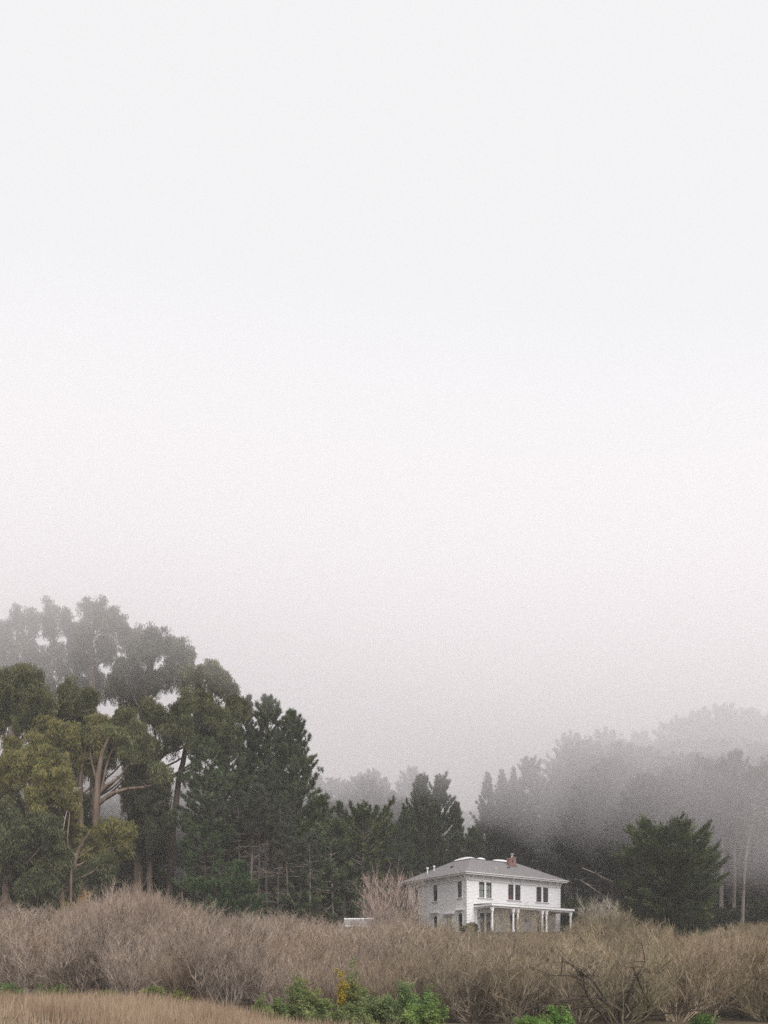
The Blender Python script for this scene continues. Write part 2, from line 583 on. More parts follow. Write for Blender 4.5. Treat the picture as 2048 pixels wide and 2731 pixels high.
# corner quoins, each block a mesh of its own
qm = MB().box(-.065, .42, -.065, -.0355, 0, .30).box(-.065, -.0355, -.0355, .42, 0, .30).mesh('quoin')
qs = MB().box(-.065, .28, -.065, -.0355, 0, .30).box(-.065, -.0355, -.0355, .28, 0, .30).mesh('quoin')
for me in (qm, qs):
    me.materials.append(M['trim'])
for i in range(19):
    o = link('quoin', qm if i % 2 else qs, house)
    o.location = (0, 0, -.2 + i * .345)
qe = MB().box(-.42, .06, -.065, -.0355, 0, .30).mesh('quoin')
qf = MB().box(-.28, .06, -.065, -.0355, 0, .30).mesh('quoin')
ql = MB().box(-.065, -.0355, -.42, .06, 0, .30).mesh('quoin')
qk = MB().box(-.065, -.0355, -.28, .06, 0, .30).mesh('quoin')
for me in (qe, qf, ql, qk):
    me.materials.append(M['trim'])
for i in range(19):
    link('quoin', qe if i % 2 else qf, house).location = (HL, 0, -.2 + i * .345)
    link('quoin', ql if i % 2 else qk, house).location = (0, HW, -.2 + i * .345)
# frieze board with its lower moulding, soffit, fascia, gutter
s = MB()
s.box(-.06, HL + .06, -.06, -.036, ZT + .16, EAVE - .31)
s.box(-.06, -.036, -.034, HW + .06, ZT + .16, EAVE - .31)
s.box(-.10, HL + .10, -.10, -.036, ZT + .10, ZT + .17)
s.box(-.10, -.036, -.034, HW + .10, ZT + .10, ZT + .17)
s.build('frieze', M['trim'], house)
e0, e1x, e1y = -OV, HL + OV, HW + OV
s = MB()
s.box(e0, e1x, e0, e1y, EAVE - .30, EAVE - .22)
s.build('soffit', M['trim'], house)
s = MB()
for (x0, x1, y0, y1) in ((e0 - .03, e1x + .03, e0 - .03, e0), (e0 - .03, e1x + .03, e1y, e1y + .03), (e0 - .03, e0, e0, e1y), (e1x, e1x + .03, e0, e1y)):
    s.box(x0, x1, y0, y1, EAVE - .33, EAVE - .03)
s.build('fascia', M['trim'], house)
s = MB()
prof = [(0, 0), (.13, .03), (.14, .12), (.11, .12), (.10, .05), (0, .04)]
s.prism([(e0 - .035 - p, EAVE - .17 + q) for p, q in prof], 0, e0 - .17, e1x + .17)
s.build('gutter', M['trim'], house)
s = MB()
s.prism([(e0 - .035 - p, EAVE - .175 + q) for p, q in prof], 1, e0 - .03, e1y + .17)
s.build('gutter', M['trim'], house)
# brackets in pairs under the eaves
bp = [(0, 0), (-.56, 0), (-.56, -.10), (-.42, -.16), (-.28, -.28), (-.2, -.46), (-.15, -.56), (0, -.56)]
bm = MB().prism(bp, 0, -.09, .09).mesh('bracket')
bm.materials.append(M['trim'])
for u in (.12, .68, 2.35, 3.90, 7.24, 8.77, 11.93, 13.48, 14.95, 15.5):
    o = link('bracket', bm, house)
    o.location = (u, -.062, EAVE - .302)
for v in (.14, .85, 3.27, 5.77, 8.3, 10.6, 11.4):
    o = link('bracket', bm, house)
    o.location = (-.062, v, EAVE - .302)
    o.rotation_euler = (0, 0, -math.pi / 2)
# hipped roof with a flat deck
IN, RISE = 4.5, 2.38
E = EAVE - .02
d0x, d1x, d0y, d1y = e0 + IN, e1x - IN, e0 + IN, e1y - IN
x0, x1, y0, y1 = e0 - .06, e1x + .06, e0 - .06, e1y + .06
s = MB()
low = [(x0, y0, E), (x1, y0, E), (x1, y1, E), (x0, y1, E)]
top = [(d0x, d0y, E + RISE), (d1x, d0y, E + RISE), (d1x, d1y, E + RISE), (d0x, d1y, E + RISE)]
bot = [(a, b, c - .07) for a, b, c in low]
s.add(low + top + bot, Q=[(0, 1, 5, 4), (1, 2, 6, 5), (2, 3, 7, 6), (3, 0, 4, 7), (4, 5, 6, 7), (8, 9, 1, 0), (9, 10, 2, 1), (10, 11, 3, 2), (11, 8, 0, 3), (11, 10, 9, 8)])
roof = s.build('roof', M['roof'], house)
s = MB()
zt = E + RISE
for (a, b, c, d_) in ((d0x - .06, d1x + .06, d0y - .06, d0y + .1), (d0x - .06, d1x + .06, d1y - .1, d1y + .06), (d0x - .06, d0x + .1, d0y + .1, d1y - .1), (d1x - .1, d1x + .06, d0y + .1, d1y - .1)):
    s.box(a, b, c, d_, zt - .06, zt + .07)
s.build('deck_edge', M['dark_trim'], roof)


def skylight(a, b, c, d_, h):
    s = MB()
    z = zt + .02
    s.box(a, b, c, d_, z, z + .12)
    n = 6
    V, Q = [], []
    for i in range(n + 1):
        for j in range(n + 1):
            p, q = i / n, j / n
            k = (1 - (2 * p - 1) ** 2) * (1 - (2 * q - 1) ** 2)
            V.append((a + (b - a) * p, c + (d_ - c) * q, z + .12 + h * k ** .6))
    for i in range(n):
        for j in range(n):
            Q.append((i * (n + 1) + j, (i + 1) * (n + 1) + j, (i + 1) * (n + 1) + j + 1, i * (n + 1) + j + 1))
    s.add(V, Q=Q)
    return s.build('skylight', M['dome'], roof)


skylight(d0x + .15, d0x + 1.35, d0y + .25, d1y - .15, .36)
skylight(d0x + 1.7, d0x + 2.9, d0y + .35, d0y + 1.5, .30)
skylight(d0x + 4.1, d1x - .2, d0y + .4, d0y + 1.6, .34)
# chimney: two brick stacks on one base, corbelled tops, a flue with a metal cap
s = MB()
s.box(9.2, 10.36, 2.6, 3.1, E + 1.3, E + 2.2)
s.box(9.84, 10.36, 2.6, 3.1, E + 2.2, E + 2.85)
s.box(9.81, 10.39, 2.57, 3.13, E + 2.85, E + 2.98)
s.box(9.2, 9.6, 2.6, 3.1, E + 2.2, E + 2.65)
s.box(9.17, 9.63, 2.57, 3.13, E + 2.65, E + 2.76)
ch = s.build('chimney', M['brick'], roof)
s = MB()
s.tubes(np.array([(9.9, 2.85, E + 2.7), (9.9, 2.85, E + 3.0), (9.9, 2.85, E + 3.3)]), np.array([.15, .15, .15]), 10)
s.tubes(np.array([(9.9, 2.85, E + 3.28), (9.9, 2.85, E + 3.33), (9.9, 2.85, E + 3.44)]), np.array([.26, .27, .02]), 12)
s.build('flue_cap', M['metal'], ch)
s = MB()
s.box(9.1, 10.46, 2.52, 2.6, E + 1.25, E + 1.75)
s.build('flashing', M['dark_trim'], ch)
# vents and pipes on the slopes
for (u, v, h, m) in ((1.6, 4.9, .22, 'black'), (8.35, 1.9, .16, 'black'), (5.6, 1.2, .14, 'metal')):
    z = E + RISE * (min(u + OV, v + OV) / IN)
    s = MB()
    s.prism([(-.17, -.1), (.17, -.1), (.15, h), (-.15, h * .6)], 1, -.15, .15)
    o = s.build('roof_vent', M[m], roof)
    o.location = (u, v, z)
for (u, v, h) in ((.9, 9.1, .6), (1.6, 8.6, .45)):
    z = E + RISE * (min(u + OV, HW + OV - v) / IN)
    s = MB()
    s.tubes(np.array([(0, 0, -.2), (0, 0, h * .6), (0, 0, h)]), np.array([.08, .08, .08]), 8)
    s.tubes(np.array([(0, 0, h - .02), (0, 0, h + .06), (0, 0, h + .22)]), np.array([.15, .17, .12]), 8)
    o = s.build('vent_pipe', M['dome'], roof)
    o.location = (u, v, z)
# porch across the front
PD, PU0, PU1, PZ = 3.4, 1.05, 14.75, 3.40
porch = MB().box(PU0 + .1, PU1 - .1, -PD + .12, -.06, -.1, .08).build('porch', M['floor'], house)
tag(porch, 'open front porch with white turned posts')
s = MB()
s.add([(PU0, -PD, PZ), (PU1, -PD, PZ), (PU1, -.04, PZ + .16), (PU0, -.04, PZ + .16), (PU0, -PD, PZ - .05), (PU1, -PD, PZ - .05), (PU1, -.04, PZ - .05), (PU0, -.04, PZ - .05)],
      Q=[(0, 1, 2, 3), (7, 6, 5, 4), (4, 5, 1, 0), (5, 6, 2, 1), (6, 7, 3, 2), (7, 4, 0, 3)])
s.build('porch_roof', M['dark_trim'], porch)
s = MB()
s.box(PU0 - .04, PU1 + .04, -PD - .04, -PD + .02, PZ - .28, PZ - .045)
s.box(PU0 - .04, PU0 + .02, -PD + .02, -.05, PZ - .28, PZ - .045)
s.box(PU1 - .02, PU1 + .04, -PD + .02, -.05, PZ - .28, PZ - .045)
s.box(PU0 + .02, PU1 - .02, -PD + .02, -.05, PZ - .12, PZ - .06)
s.build('porch_fascia', M['trim'], porch)
s = MB()
s.box(PU0 + .2, PU1 - .2, -PD + .12, -PD + .40, PZ - .46, PZ - .12)
s.box(PU0 + .2, PU0 + .38, -PD + .40, -.05, PZ - .46, PZ - .12)
s.box(PU1 - .38, PU1 - .2, -PD + .40, -.05, PZ - .46, PZ - .12)
s.build('porch_beam', M['trim'], porch)
pm = MB().tubes(np.array([(0, 0, z) for z in (.08, .2, .9, .92, 2.3, 2.5)]), np.array([.10, .10, .11, .095, .085, .085]) * 1.35, 8)
pm.box(-.15, .15, -.15, .15, .08, .42)
pm = pm.mesh('post')
pm.materials.append(M['trim'])
cm = MB().box(-.17, .17, -.17, .17, PZ - .62, PZ - .461).box(-.14, .14, -.14, .14, 2.48, PZ - .62)
cm.prism([(-.13, 2.5), (.13, 2.5), (.34, PZ - .465), (-.34, PZ - .465)], 1, -.05, .05)
cm = cm.mesh('capital')
cm.materials.append(M['trim'])
for (u, v) in ((1.36, -PD + .31), (4.7, -PD + .31), (5.45, -PD + .31), (9.5, -PD + .31), (10.2, -PD + .31), (14.4, -PD + .31), (1.36, -.18), (14.4, -.18)):
    o = link('post', pm, porch)
    o.location = (u, v, 0)
    c = link('capital', cm, o)
s = MB()
for i in range(3):
    s.box(6.4, 8.7, -PD - .28 * (i + 1) + .12, -PD - .28 * i + .119, -.35, .02 - .15 * i)
s.build('step', M['floor'], porch)
# gooseneck lamps on the wall
lm = MB().tubes(np.array([(0, 0, 0), (0, -.15, .12), (0, -.34, .12), (0, -.42, 0)]), np.array([.018] * 4), 6)
lm.tubes(np.array([(0, -.42, .02), (0, -.42, -.06), (0, -.42, -.12)]), np.array([.04, .11, .2]), 12).box(-.06, .06, -.03, .0, -.06, .06)
lm = lm.mesh('wall_lamp')
lm.materials.append(M['black'])
for u in (1.55, 5.75, 9.35):
    link('wall_lamp', lm, house).location = (u, -.05, 1.9)
# a pot with a small plant by the corner
pot = thing('potted_plant', 'small brown potted plant standing by the house corner', 'plant', (10.0 + .55 * math.cos(HA) + .9 * math.sin(HA), 111.13 + .55 * math.sin(HA) - .9 * math.cos(HA), BASE))
MB().tubes(np.array([(0, 0, -.05), (0, 0, .1), (0, 0, .42), (0, 0, .46), (0, 0, .4)]), np.array([.16, .18, .26, .28, .02]), 12).build('pot', M['terracotta'], pot)

# ---------------------------------------------------------------- the low white shed among the trees
sp = at(357, 925, 97)
shz = hz(sp[0], 97) - .1
shed = thing('garden_shed', 'low white shed with grey roof half hidden below the dark conifers', 'shed', (sp[0], 97, shz), R(-6))
rt = sp[2] + .75 - shz
s = MB()
z = 0
while z < rt - .9:
    s.box(-1.3 - .02, 1.3 + .02, -.012 - .018, 0, z, z + .15)
    z += .155
s.box(-1.3, 1.3, 0, 2.6, 0, rt - .75)
s.build('wall', M['white'], shed)
s = MB()
s.add([(-1.5, -.35, rt - .85), (1.5, -.35, rt - .85), (1.5, 1.3, rt), (-1.5, 1.3, rt), (-1.5, 2.95, rt - .85), (1.5, 2.95, rt - .85),
       (-1.5, -.35, rt - .92), (1.5, -.35, rt - .92), (1.5, 2.95, rt - .92), (-1.5, 2.95, rt - .92)],
      T=[(0, 3, 4), (1, 5, 2)], Q=[(0, 1, 2, 3), (3, 2, 5, 4), (6, 7, 1, 0), (8, 9, 4, 5), (9, 8, 7, 6), (6, 0, 4, 9), (7, 8, 5, 1)])
s.build('roof', M['roof'], shed)
MB().box(-1.54, 1.54, 1.14, 1.46, rt - .05, rt + .07).build('ridge_cap', M['trim'], shed)
MB().box(-1.54, 1.54, -.40, -.33, rt - .95, rt - .80).build('fascia', M['trim'], shed)

# ---------------------------------------------------------------- foliage templates (triangles, metres)
def leaf_tris(P, D, L, W):
    """One narrow triangle per leaf from P along D."""
    side = unit(np.cross(D, rdirs(len(P))))
    tip = P + D * L[:, None]
    return np.stack([P + side * W[:, None] * .5, P - side * W[:, None] * .5, tip], 1)


def t_euc():
    n = 62
    P = rdirs(n) * (rng.uniform(.15, 1, n) ** .5)[:, None] * np.array([.85, .85, .62])
    D = unit(rdirs(n) * .55 + np.array([0, 0, -.8]))
    return leaf_tris(P, D, rng.uniform(.3, .6, n), rng.uniform(.08, .14, n))


def t_pine():
    n = 24
    D = unit(rdirs(n, -.2, 1) + np.array([0, 0, .45]))
    P = np.array([0, 0, 1.]) * rng.uniform(-.25, .2, n)[:, None] + rdirs(n) * .05
    return leaf_tris(P, D, rng.uniform(.28, .48, n), rng.uniform(.055, .09, n))


def t_cyp():
    n = 30                                            # a flattened feathery spray pointing along +z
    t = rng.uniform(-.5, .75, n)
    lat = rng.normal(0, .17, n) * (1.1 - (t + .5) / 1.3)
    P = np.stack([lat, rng.normal(0, .06, n), t], 1)
    D = unit(np.stack([lat * 2.2, rng.normal(0, .25, n), np.ones(n) * .8], 1))
    return leaf_tris(P, D, rng.uniform(.16, .32, n), rng.uniform(.06, .10, n))


def t_broad():
    n = 40
    P = rdirs(n) * (rng.uniform(.1, 1, n) ** .5)[:, None] * .32
    D = unit(rdirs(n) + np.array([0, 0, -.1]))
    return leaf_tris(P, D, rng.uniform(.09, .16, n), rng.uniform(.08, .14, n))


TPL = {k: [f() for _ in range(6)] for k, f in (('euc', t_euc), ('pine', t_pine), ('cyp', t_cyp), ('broad', t_broad))}


def stamp(mb, kind, C, D=None, sc=1.0):
    """Leaf clumps at C, turned at random about z (D None) or with their z axis along D."""
    C = np.asarray(C)
    n = len(C)
    if n == 0:
        return
    sc = np.broadcast_to(sc, (n,))
    a = rng.uniform(0, 2 * np.pi, n)
    if D is None:
        zx = unit(np.stack([rng.normal(0, .12, n), rng.normal(0, .12, n), np.ones(n)], 1))
    else:
        zx = unit(np.asarray(D))
    r = np.stack([np.cos(a), np.sin(a), np.zeros(n)], 1)
    xx = unit(r - zx * (r * zx).sum(1, keepdims=True))
    yx = np.cross(zx, xx)
    Rm = np.stack([xx, yx, zx], 2) * sc[:, None, None]
    pick = rng.integers(0, 6, n)
    for k in range(6):
        m = pick == k
        if m.any():
            T = TPL[kind][k]
            mb.tris(np.einsum('mij,ntj->mnti', Rm[m], T.reshape(-1, 3, 3)) + C[m][:, None, None, :])


# ---------------------------------------------------------------- eucalyptus grove
EUC_G = 'eucalyptus trees of the grove on the left'


def euc(label, leaf, depth, trunk_px, lobes, r0=.55, dens=1.0, shrink=.78):
    """trunk_px: (px,py) from the ground up; lobes: (px,py,r_px[,depth offset]) crown masses."""
    bx, by = trunk_px[0]
    b = at(bx, by, depth)
    gz = hz(b[0], depth) - .15
    t = thing('eucalyptus_tree', label, 'tree', (b[0], depth, gz), 0, EUC_G)
    org = np.array([b[0], depth, gz])
    pts = [org - org]
    for i, (px, py) in enumerate(trunk_px[1:]):
        p = at(px, py, depth) - org
        p[1] += .35 * math.sin(i * 1.7 + bx)
        pts.append(p)
    pts = np.array(pts)
    # smooth resample of the trunk
    tt = np.linspace(0, len(pts) - 1, 4 * len(pts))
    tr = np.stack([np.interp(tt, np.arange(len(pts)), pts[:, i]) for i in range(3)], 1)
    tr[2:-2] = (tr[:-4] + tr[1:-3] + tr[2:-2] + tr[3:-1] + tr[4:]) / 5
    tr[1:-1, :2] += rng.normal(0, .05, (len(tr) - 2, 2))
    mb = MB()
    rad = np.linspace(r0, r0 * .22, len(tr))
    rad[0] *= 1.3
    mb.tubes(tr, rad, 9)
    trunk = mb.build('trunk', M['euc_bark'], t, smooth=True)
    br = MB()
    lf = MB()
    for lb in lobes:
        px, py, rp = lb[:3]
        dz = lb[3] if len(lb) > 3 else rng.uniform(-2.5, 2.5)
        c = at(px, py, depth + dz) - org
        r = rp * shrink * (depth + dz) / FPX
        # limb: leaves the trunk well below the lobe
        want = c[2] - max(3.0, 1.2 * np.linalg.norm(c[:2] - tr[-1, :2]) + r * .8)
        k = int(np.argmin(np.abs(tr[:, 2] - want)))
        k = max(k, int(len(tr) * .35))
        A = tr[k]
        Bm = A * .35 + c * .65
        Bm[2] = A[2] + (c[2] - A[2]) * .35
        Bm[:2] += rng.normal(0, .5, 2)
        L = bez(A[None], Bm[None], (c - np.array([0, 0, r * .25]))[None], 9)
        br.tubes(L, np.linspace(rad[k] * .45, .04, 9)[None], 6)
        ns = max(7, int(15 * dens))
        sd = rdirs(ns, -.85, 1)
        sc_ = c + sd * r * np.array([.82, .82, .95]) * rng.uniform(.45, 1.38, ns)[:, None]
        A2 = np.repeat(L[:, 6], ns, 0)
        br.tubes(bez(A2, (A2 + sc_) / 2 + np.array([0, 0, -.15 * r]), sc_, 5), np.broadcast_to(np.linspace(.055, .018, 5), (ns, 5)), 4)
        rs = r * rng.uniform(.14, .34, ns)
        for j in range(ns):
            nc = max(2, int(2.9 * dens * rs[j] ** 1.5 + 2))
            q = rdirs(nc, -.55, 1)
            cc = sc_[j] + q * rs[j] * (rng.uniform(.35, 1, nc) ** .5)[:, None] * np.array([1.05, 1.05, .62])
            cc[:, 2] -= (rng.uniform(0, 1, nc) ** 3) * 2.4
            stamp(lf, 'euc', cc, None, rng.uniform(.6, 1.05, nc))
            for _k in range(2):                       # leaf strands hanging below the clump
                m_s = int(rng.integers(3, 6))
                p0_ = sc_[j] + rng.normal(0, .55, 3) * rs[j]
                q_ = p0_ + np.stack([rng.normal(0, .15, m_s), rng.normal(0, .15, m_s), -.55 * np.arange(m_s)], 1)
                stamp(lf, 'euc', q_, None, rng.uniform(.35, .55, m_s))
    br.build('branches', M['euc_bark'], trunk, smooth=True)
    lf.build('crown', M[leaf], t)
    return t


def z2(pts):                                          # helper: numbers read off an enlarged crop of the grove
    return [(p[0] * .1582, 585 + p[1] * .1582, *(([p[2] * .1582] + list(p[3:])) if len(p) > 2 else [])) for p in pts]


euc('tallest pale eucalyptus at the left edge, its top lost in fog', 'euc_dark', 121, z2([(80, 1950), (70, 1400), (60, 900), (100, 500), (120, 260)]),
    z2([(60, 360, 105), (140, 175, 85), (205, 200, 50), (160, 300, 95), (40, 470, 100), (190, 420, 105), (-40, 330, 110), (120, 560, 100), (30, 260, 75), (-60, 520, 110)]), .7, .6, .82)
euc('fogged eucalyptus with twin round domes, second from the left edge', 'euc_dark', 118, z2([(260, 1950), (270, 1400), (300, 900), (330, 500), (340, 260)]),
    z2([(325, 145, 62), (405, 215, 68), (300, 225, 45), (330, 420, 95), (420, 390, 90), (260, 520, 100), (470, 280, 50), (400, 540, 85), (300, 650, 90)]), .6, .6, .8)
euc('tall foggy eucalyptus with a high dome and bare forks showing sky', 'euc_dark', 112, z2([(590, 1960), (600, 1300), (590, 900), (570, 600), (580, 330), (600, 230)]),
    z2([(560, 140, 55), (630, 155, 72), (690, 185, 60), (745, 225, 55), (790, 270, 42), (520, 270, 52), (545, 310, 42), (640, 355, 82), (700, 395, 52), (560, 480, 85), (500, 420, 62), (690, 620, 70), (600, 590, 78), (480, 610, 80), (800, 680, 85)]), .7, .6, .76)
euc('broad eucalyptus with layered domes right of the tallest dome', 'euc_dark', 110, z2([(900, 1900), (905, 1300), (900, 900), (920, 650), (960, 450), (1000, 380)]),
    z2([(870, 315, 75), (960, 305, 65), (1060, 345, 75), (1140, 395, 70), (850, 420, 82), (1190, 430, 55), (940, 400, 85), (800, 500, 90), (900, 560, 95), (1000, 590, 82), (740, 560, 70), (1090, 520, 60), (880, 690, 85)]), .65, .6, .78)
euc('wispy eucalyptus with hanging leaf strands at the grove\'s right edge', 'euc_olive', 107, z2([(1060, 1900), (1100, 1400), (1180, 1000), (1250, 750), (1310, 600)]),
    z2([(1330, 510, 48), (1385, 545, 48), (1420, 580, 36), (1460, 655, 55), (1480, 720, 42), (1250, 560, 62), (1190, 560, 60), (1530, 740, 28), (1300, 700, 60), (1420, 800, 70)]), .45, .62, .88)
euc('bright olive eucalyptus with rounded crown below the fog, left edge', 'euc_olive', 98, z2([(60, 1990), (60, 1500), (90, 1100), (130, 800), (140, 620)]),
    z2([(70, 560, 75), (150, 555, 70), (215, 590, 65), (60, 660, 105), (170, 690, 95), (270, 690, 65), (110, 800, 100), (-40, 640, 100), (230, 800, 75), (-30, 800, 100)]), .6, 1.1)
euc('mid-green eucalyptus with drooping crown in the middle of the grove', 'euc_olive', 103, z2([(420, 1980), (420, 1500), (440, 1100), (460, 850)]),
    z2([(430, 660, 70), (500, 720, 70), (410, 760, 85), (540, 800, 62), (470, 850, 85), (380, 860, 75), (330, 780, 55), (560, 680, 40)]), .55)
euc('yellow-green eucalyptus with twin drooping heads under the dark forks', 'euc_yellow', 96, z2([(520, 1990), (500, 1500), (500, 1200), (560, 1000)]),
    z2([(620, 860, 58), (635, 940, 55), (560, 960, 75), (590, 1050, 70), (490, 980, 62), (300, 880, 62), (370, 920, 60), (440, 900, 48), (620, 1140, 45), (500, 1100, 70)]), .45, 1.05)
euc('yellow-tipped eucalyptus drooping over a red-brown leaning trunk', 'euc_yellow', 92, z2([(205, 1980), (200, 1600), (180, 1350), (130, 1150), (180, 1050)]),
    z2([(70, 1000, 55), (230, 1000, 75), (310, 1060, 78), (390, 1130, 75), (180, 1090, 75), (270, 1180, 90), (400, 1220, 65), (100, 1100, 65), (330, 1290, 75), (450, 1310, 50), (230, 1330, 65), (30, 1150, 70)]), .45, 1.05)
euc('grey-green eucalyptus with a long curved limb reaching right', 'euc_olive', 100, z2([(600, 1990), (600, 1600), (612, 1400), (620, 1200), (650, 1030)]),
    z2([(800, 830, 65), (865, 910, 65), (740, 860, 60), (900, 980, 58), (820, 1010, 70), (760, 950, 60), (880, 1080, 55), (960, 1000, 55), (820, 1130, 40), (700, 1000, 40)]), .55, 1.0)
euc('brownish olive eucalyptus filling the grove\'s right shoulder', 'euc_olive', 105, z2([(870, 1950), (885, 1500), (920, 1250), (1050, 1000), (1200, 850)]),
    z2([(1290, 720, 62), (1370, 790, 75), (1200, 720, 65), (1120, 800, 80), (1320, 880, 75), (1430, 900, 65), (1180, 880, 75), (1020, 820, 70), (1080, 920, 65), (1260, 960, 70), (960, 760, 60), (1400, 990, 60)]), .6, 1.0)
euc('low yellow-green eucalyptus bough hanging in front of the shaded trunks', 'euc_yellow', 93, z2([(470, 2020), (460, 1800), (500, 1650), (560, 1560)]),
    z2([(640, 1540, 65), (730, 1530, 55), (800, 1550, 45), (560, 1600, 65), (480, 1560, 60), (640, 1640, 50), (540, 1690, 55), (400, 1500, 55)]), .4, .95)
euc('shaded dark eucalyptus low at the grove\'s left foot', 'euc_dark', 90.5, z2([(40, 2000), (40, 1800), (70, 1600), (100, 1500)]),
    z2([(60, 1430, 85), (150, 1530, 85), (20, 1600, 95), (240, 1480, 70), (120, 1690, 90), (260, 1650, 80), (330, 1500, 60), (-40, 1500, 90), (210, 1760, 70), (60, 1820, 80), (20, 1900, 70)]), .45, .85)
euc('dark hanging eucalyptus foliage around the brown trunk pair', 'euc_dark', 91.5, z2([(390, 2020), (400, 1850), (360, 1750), (340, 1700)]),
    z2([(260, 1830, 80), (330, 1760, 75), (300, 1940, 70), (180, 1880, 75), (400, 1700, 60), (600, 1780, 60), (520, 1830, 60), (690, 1740, 55)]), .4, .95)
euc('dark slender eucalyptus with hanging strands left of the pines', 'euc_dark', 104, z2([(960, 1930), (940, 1600), (930, 1400), (950, 1250)]),
    z2([(930, 1200, 60), (1000, 1160, 62), (880, 1260, 45), (1040, 1240, 58), (940, 1380, 48), (860, 1420, 42), (1010, 1380, 50), (960, 1520, 48), (890, 1620, 50), (1060, 1480, 55), (800, 1280, 35)]), .4, .8)
euc('dim shaded eucalyptus with hanging strands behind the left trunks', 'euc_dark', 108, z2([(160, 1960), (150, 1700), (160, 1500), (170, 1400)]),
    z2([(60, 1250, 80), (150, 1400, 80), (250, 1430, 75), (60, 1550, 80), (200, 1600, 85), (320, 1600, 75), (120, 1760, 85), (10, 1750, 80), (380, 1450, 60), (480, 1420, 50), (460, 1550, 60), (380, 1780, 70)]), .5, .75)
euc('dim shaded eucalyptus with hanging strands behind the brown forked trunk', 'euc_dark', 109, z2([(740, 1950), (730, 1750), (700, 1600), (720, 1500)]),
    z2([(520, 1350, 40), (550, 1480, 50), (640, 1650, 70), (760, 1640, 65), (850, 1560, 60), (820, 1730, 70), (930, 1700, 65), (560, 1760, 70), (700, 1800, 70), (1000, 1620, 60), (960, 1800, 70)]), .45, .75)
# the bare limbs that show against the pale gap, and dead snags
# ---------------------------------------------------------------- pines
def pine(label, leaf, loc, h, crown0, rad, group, seed_tilt=.0, prof=1.0, r0=.28, bark='pine_bark', up=.35, dens=1.0, lean=(0, 0), tops=1, dead=14, flat=False):
    """Whorled conifer, local origin at the foot. crown0: height where live branches begin; rad: widest radius."""
    t = thing('pine_tree', label, 'tree', loc, 0, group)
    k = 14
    zz = np.linspace(0, h, k)
    tr = np.stack([lean[0] * (zz / h) ** 1.5 + .12 * np.sin(zz * .35 + h), lean[1] * (zz / h) ** 1.5 + .12 * np.cos(zz * .3 + h), zz], 1)
    tr[0, :2] = 0
    mb = MB()
    trad = np.linspace(r0, .03, k)
    trad[0] *= 1.25
    mb.tubes(tr, trad, 8)
    trunk = mb.build('trunk', M[bark], t, smooth=True)
    br, lf = MB(), MB()

    def axis(z):
        return np.array([np.interp(z, zz, tr[:, 0]), np.interp(z, zz, tr[:, 1]), z])
    z = crown0
    while z < h - .15:
        u = (z - crown0) / (h - crown0)
        if flat:
            pr = min(1, .35 + 1.6 * u) if u < .75 else max(.12, 1.0 - 2.6 * (u - .75))
        else:
            pr = (min(1, .55 + 2.2 * u) if u < .22 else 1.0) * max(.05, 1 - u ** 1.25) ** prof
        nb = rng.integers(4, 7)
        az = rng.uniform(0, 2 * np.pi) + np.arange(nb) * 2 * np.pi / nb + rng.normal(0, .25, nb)
        Ls = rad * pr * rng.uniform(.6, 1.15, nb) + .25
        el = np.clip(up + .75 * u ** 2 + rng.normal(0, .12, nb), -.3, 1.2)
        A = np.repeat(axis(z)[None], nb, 0) + np.array([0, 0, 1]) * rng.uniform(-.15, .15, nb)[:, None]
        dirs = np.stack([np.cos(az) * np.cos(el), np.sin(az) * np.cos(el), np.sin(el)], 1)
        C = A + dirs * Ls[:, None] + np.array([0, 0, .12]) * Ls[:, None]
        B = A + dirs * Ls[:, None] * .5 - np.array([0, 0, .07]) * Ls[:, None]
        P = bez(A, B, C, 6)
        br.tubes(P, np.linspace(1, .25, 6)[None] * (.02 + .012 * Ls)[:, None], 4)
        for j in range(nb):
            nf = max(3, int(Ls[j] * 5.2 * dens))
            tq = rng.uniform(.3, 1.0, nf) ** .7
            base = np.stack([np.interp(tq, np.linspace(0, 1, 6), P[j][:, i]) for i in range(3)], 1)
            side = np.array([-dirs[j][1], dirs[j][0], 0])
            lat = rng.normal(0, .17, nf) * Ls[j] * (1.25 - tq)
            c = base + side * lat[:, None] + np.array([0, 0, 1]) * rng.uniform(-.08, .3, nf)[:, None]
            stamp(lf, 'pine', c, dirs[j] * .5 + side * (np.sign(lat) * .3)[:, None] + np.array([0, 0, .75]) + rng.normal(0, .2, (nf, 3)), rng.uniform(.75, 1.2, nf))
        z += rng.uniform(.42, .7) * (1.0 if u < .8 else .8)
    stamp(lf, 'pine', np.array([axis(h), axis(h - .25), axis(h - .5)]), np.array([[0, 0, 1.]] * 3), 1.0)
    if dead:
        n = dead * 2
        zs = rng.uniform(crown0 * .25, crown0 + .25 * (h - crown0), n)
        A = np.array([axis(q) for q in zs])
        az = rng.uniform(0, 2 * np.pi, n)
        L = rng.uniform(.8, .6 * rad + 1.2, n)
        C = A + np.stack([np.cos(az) * L, np.sin(az) * L, rng.normal(-.05, .25, n) * L], 1)
        dmb = MB()
        dmb.tubes(bez(A, (A + C) / 2 + np.array([0, 0, .15]), C, 5), np.broadcast_to(np.linspace(.035, .012, 5), (n, 5)), 4)
        m2 = n * 6
        ii = np.repeat(np.arange(n), 6)
        f = rng.uniform(.35, 1, m2)[:, None]
        S0 = A[ii] * (1 - f) + C[ii] * f + np.array([0, 0, .05])
        S1 = S0 + unit(C[ii] - A[ii]) * .3 + rdirs(m2) * .45
        dmb.tubes(np.stack([S0, S1], 1), np.broadcast_to([.012, .006], (m2, 2)), 3)
        dmb.build('dead_branches', M['dead_twig'], trunk)
    br.build('branches', M[bark], trunk, smooth=True)
    lf.build('crown', M[leaf], t)
    return t


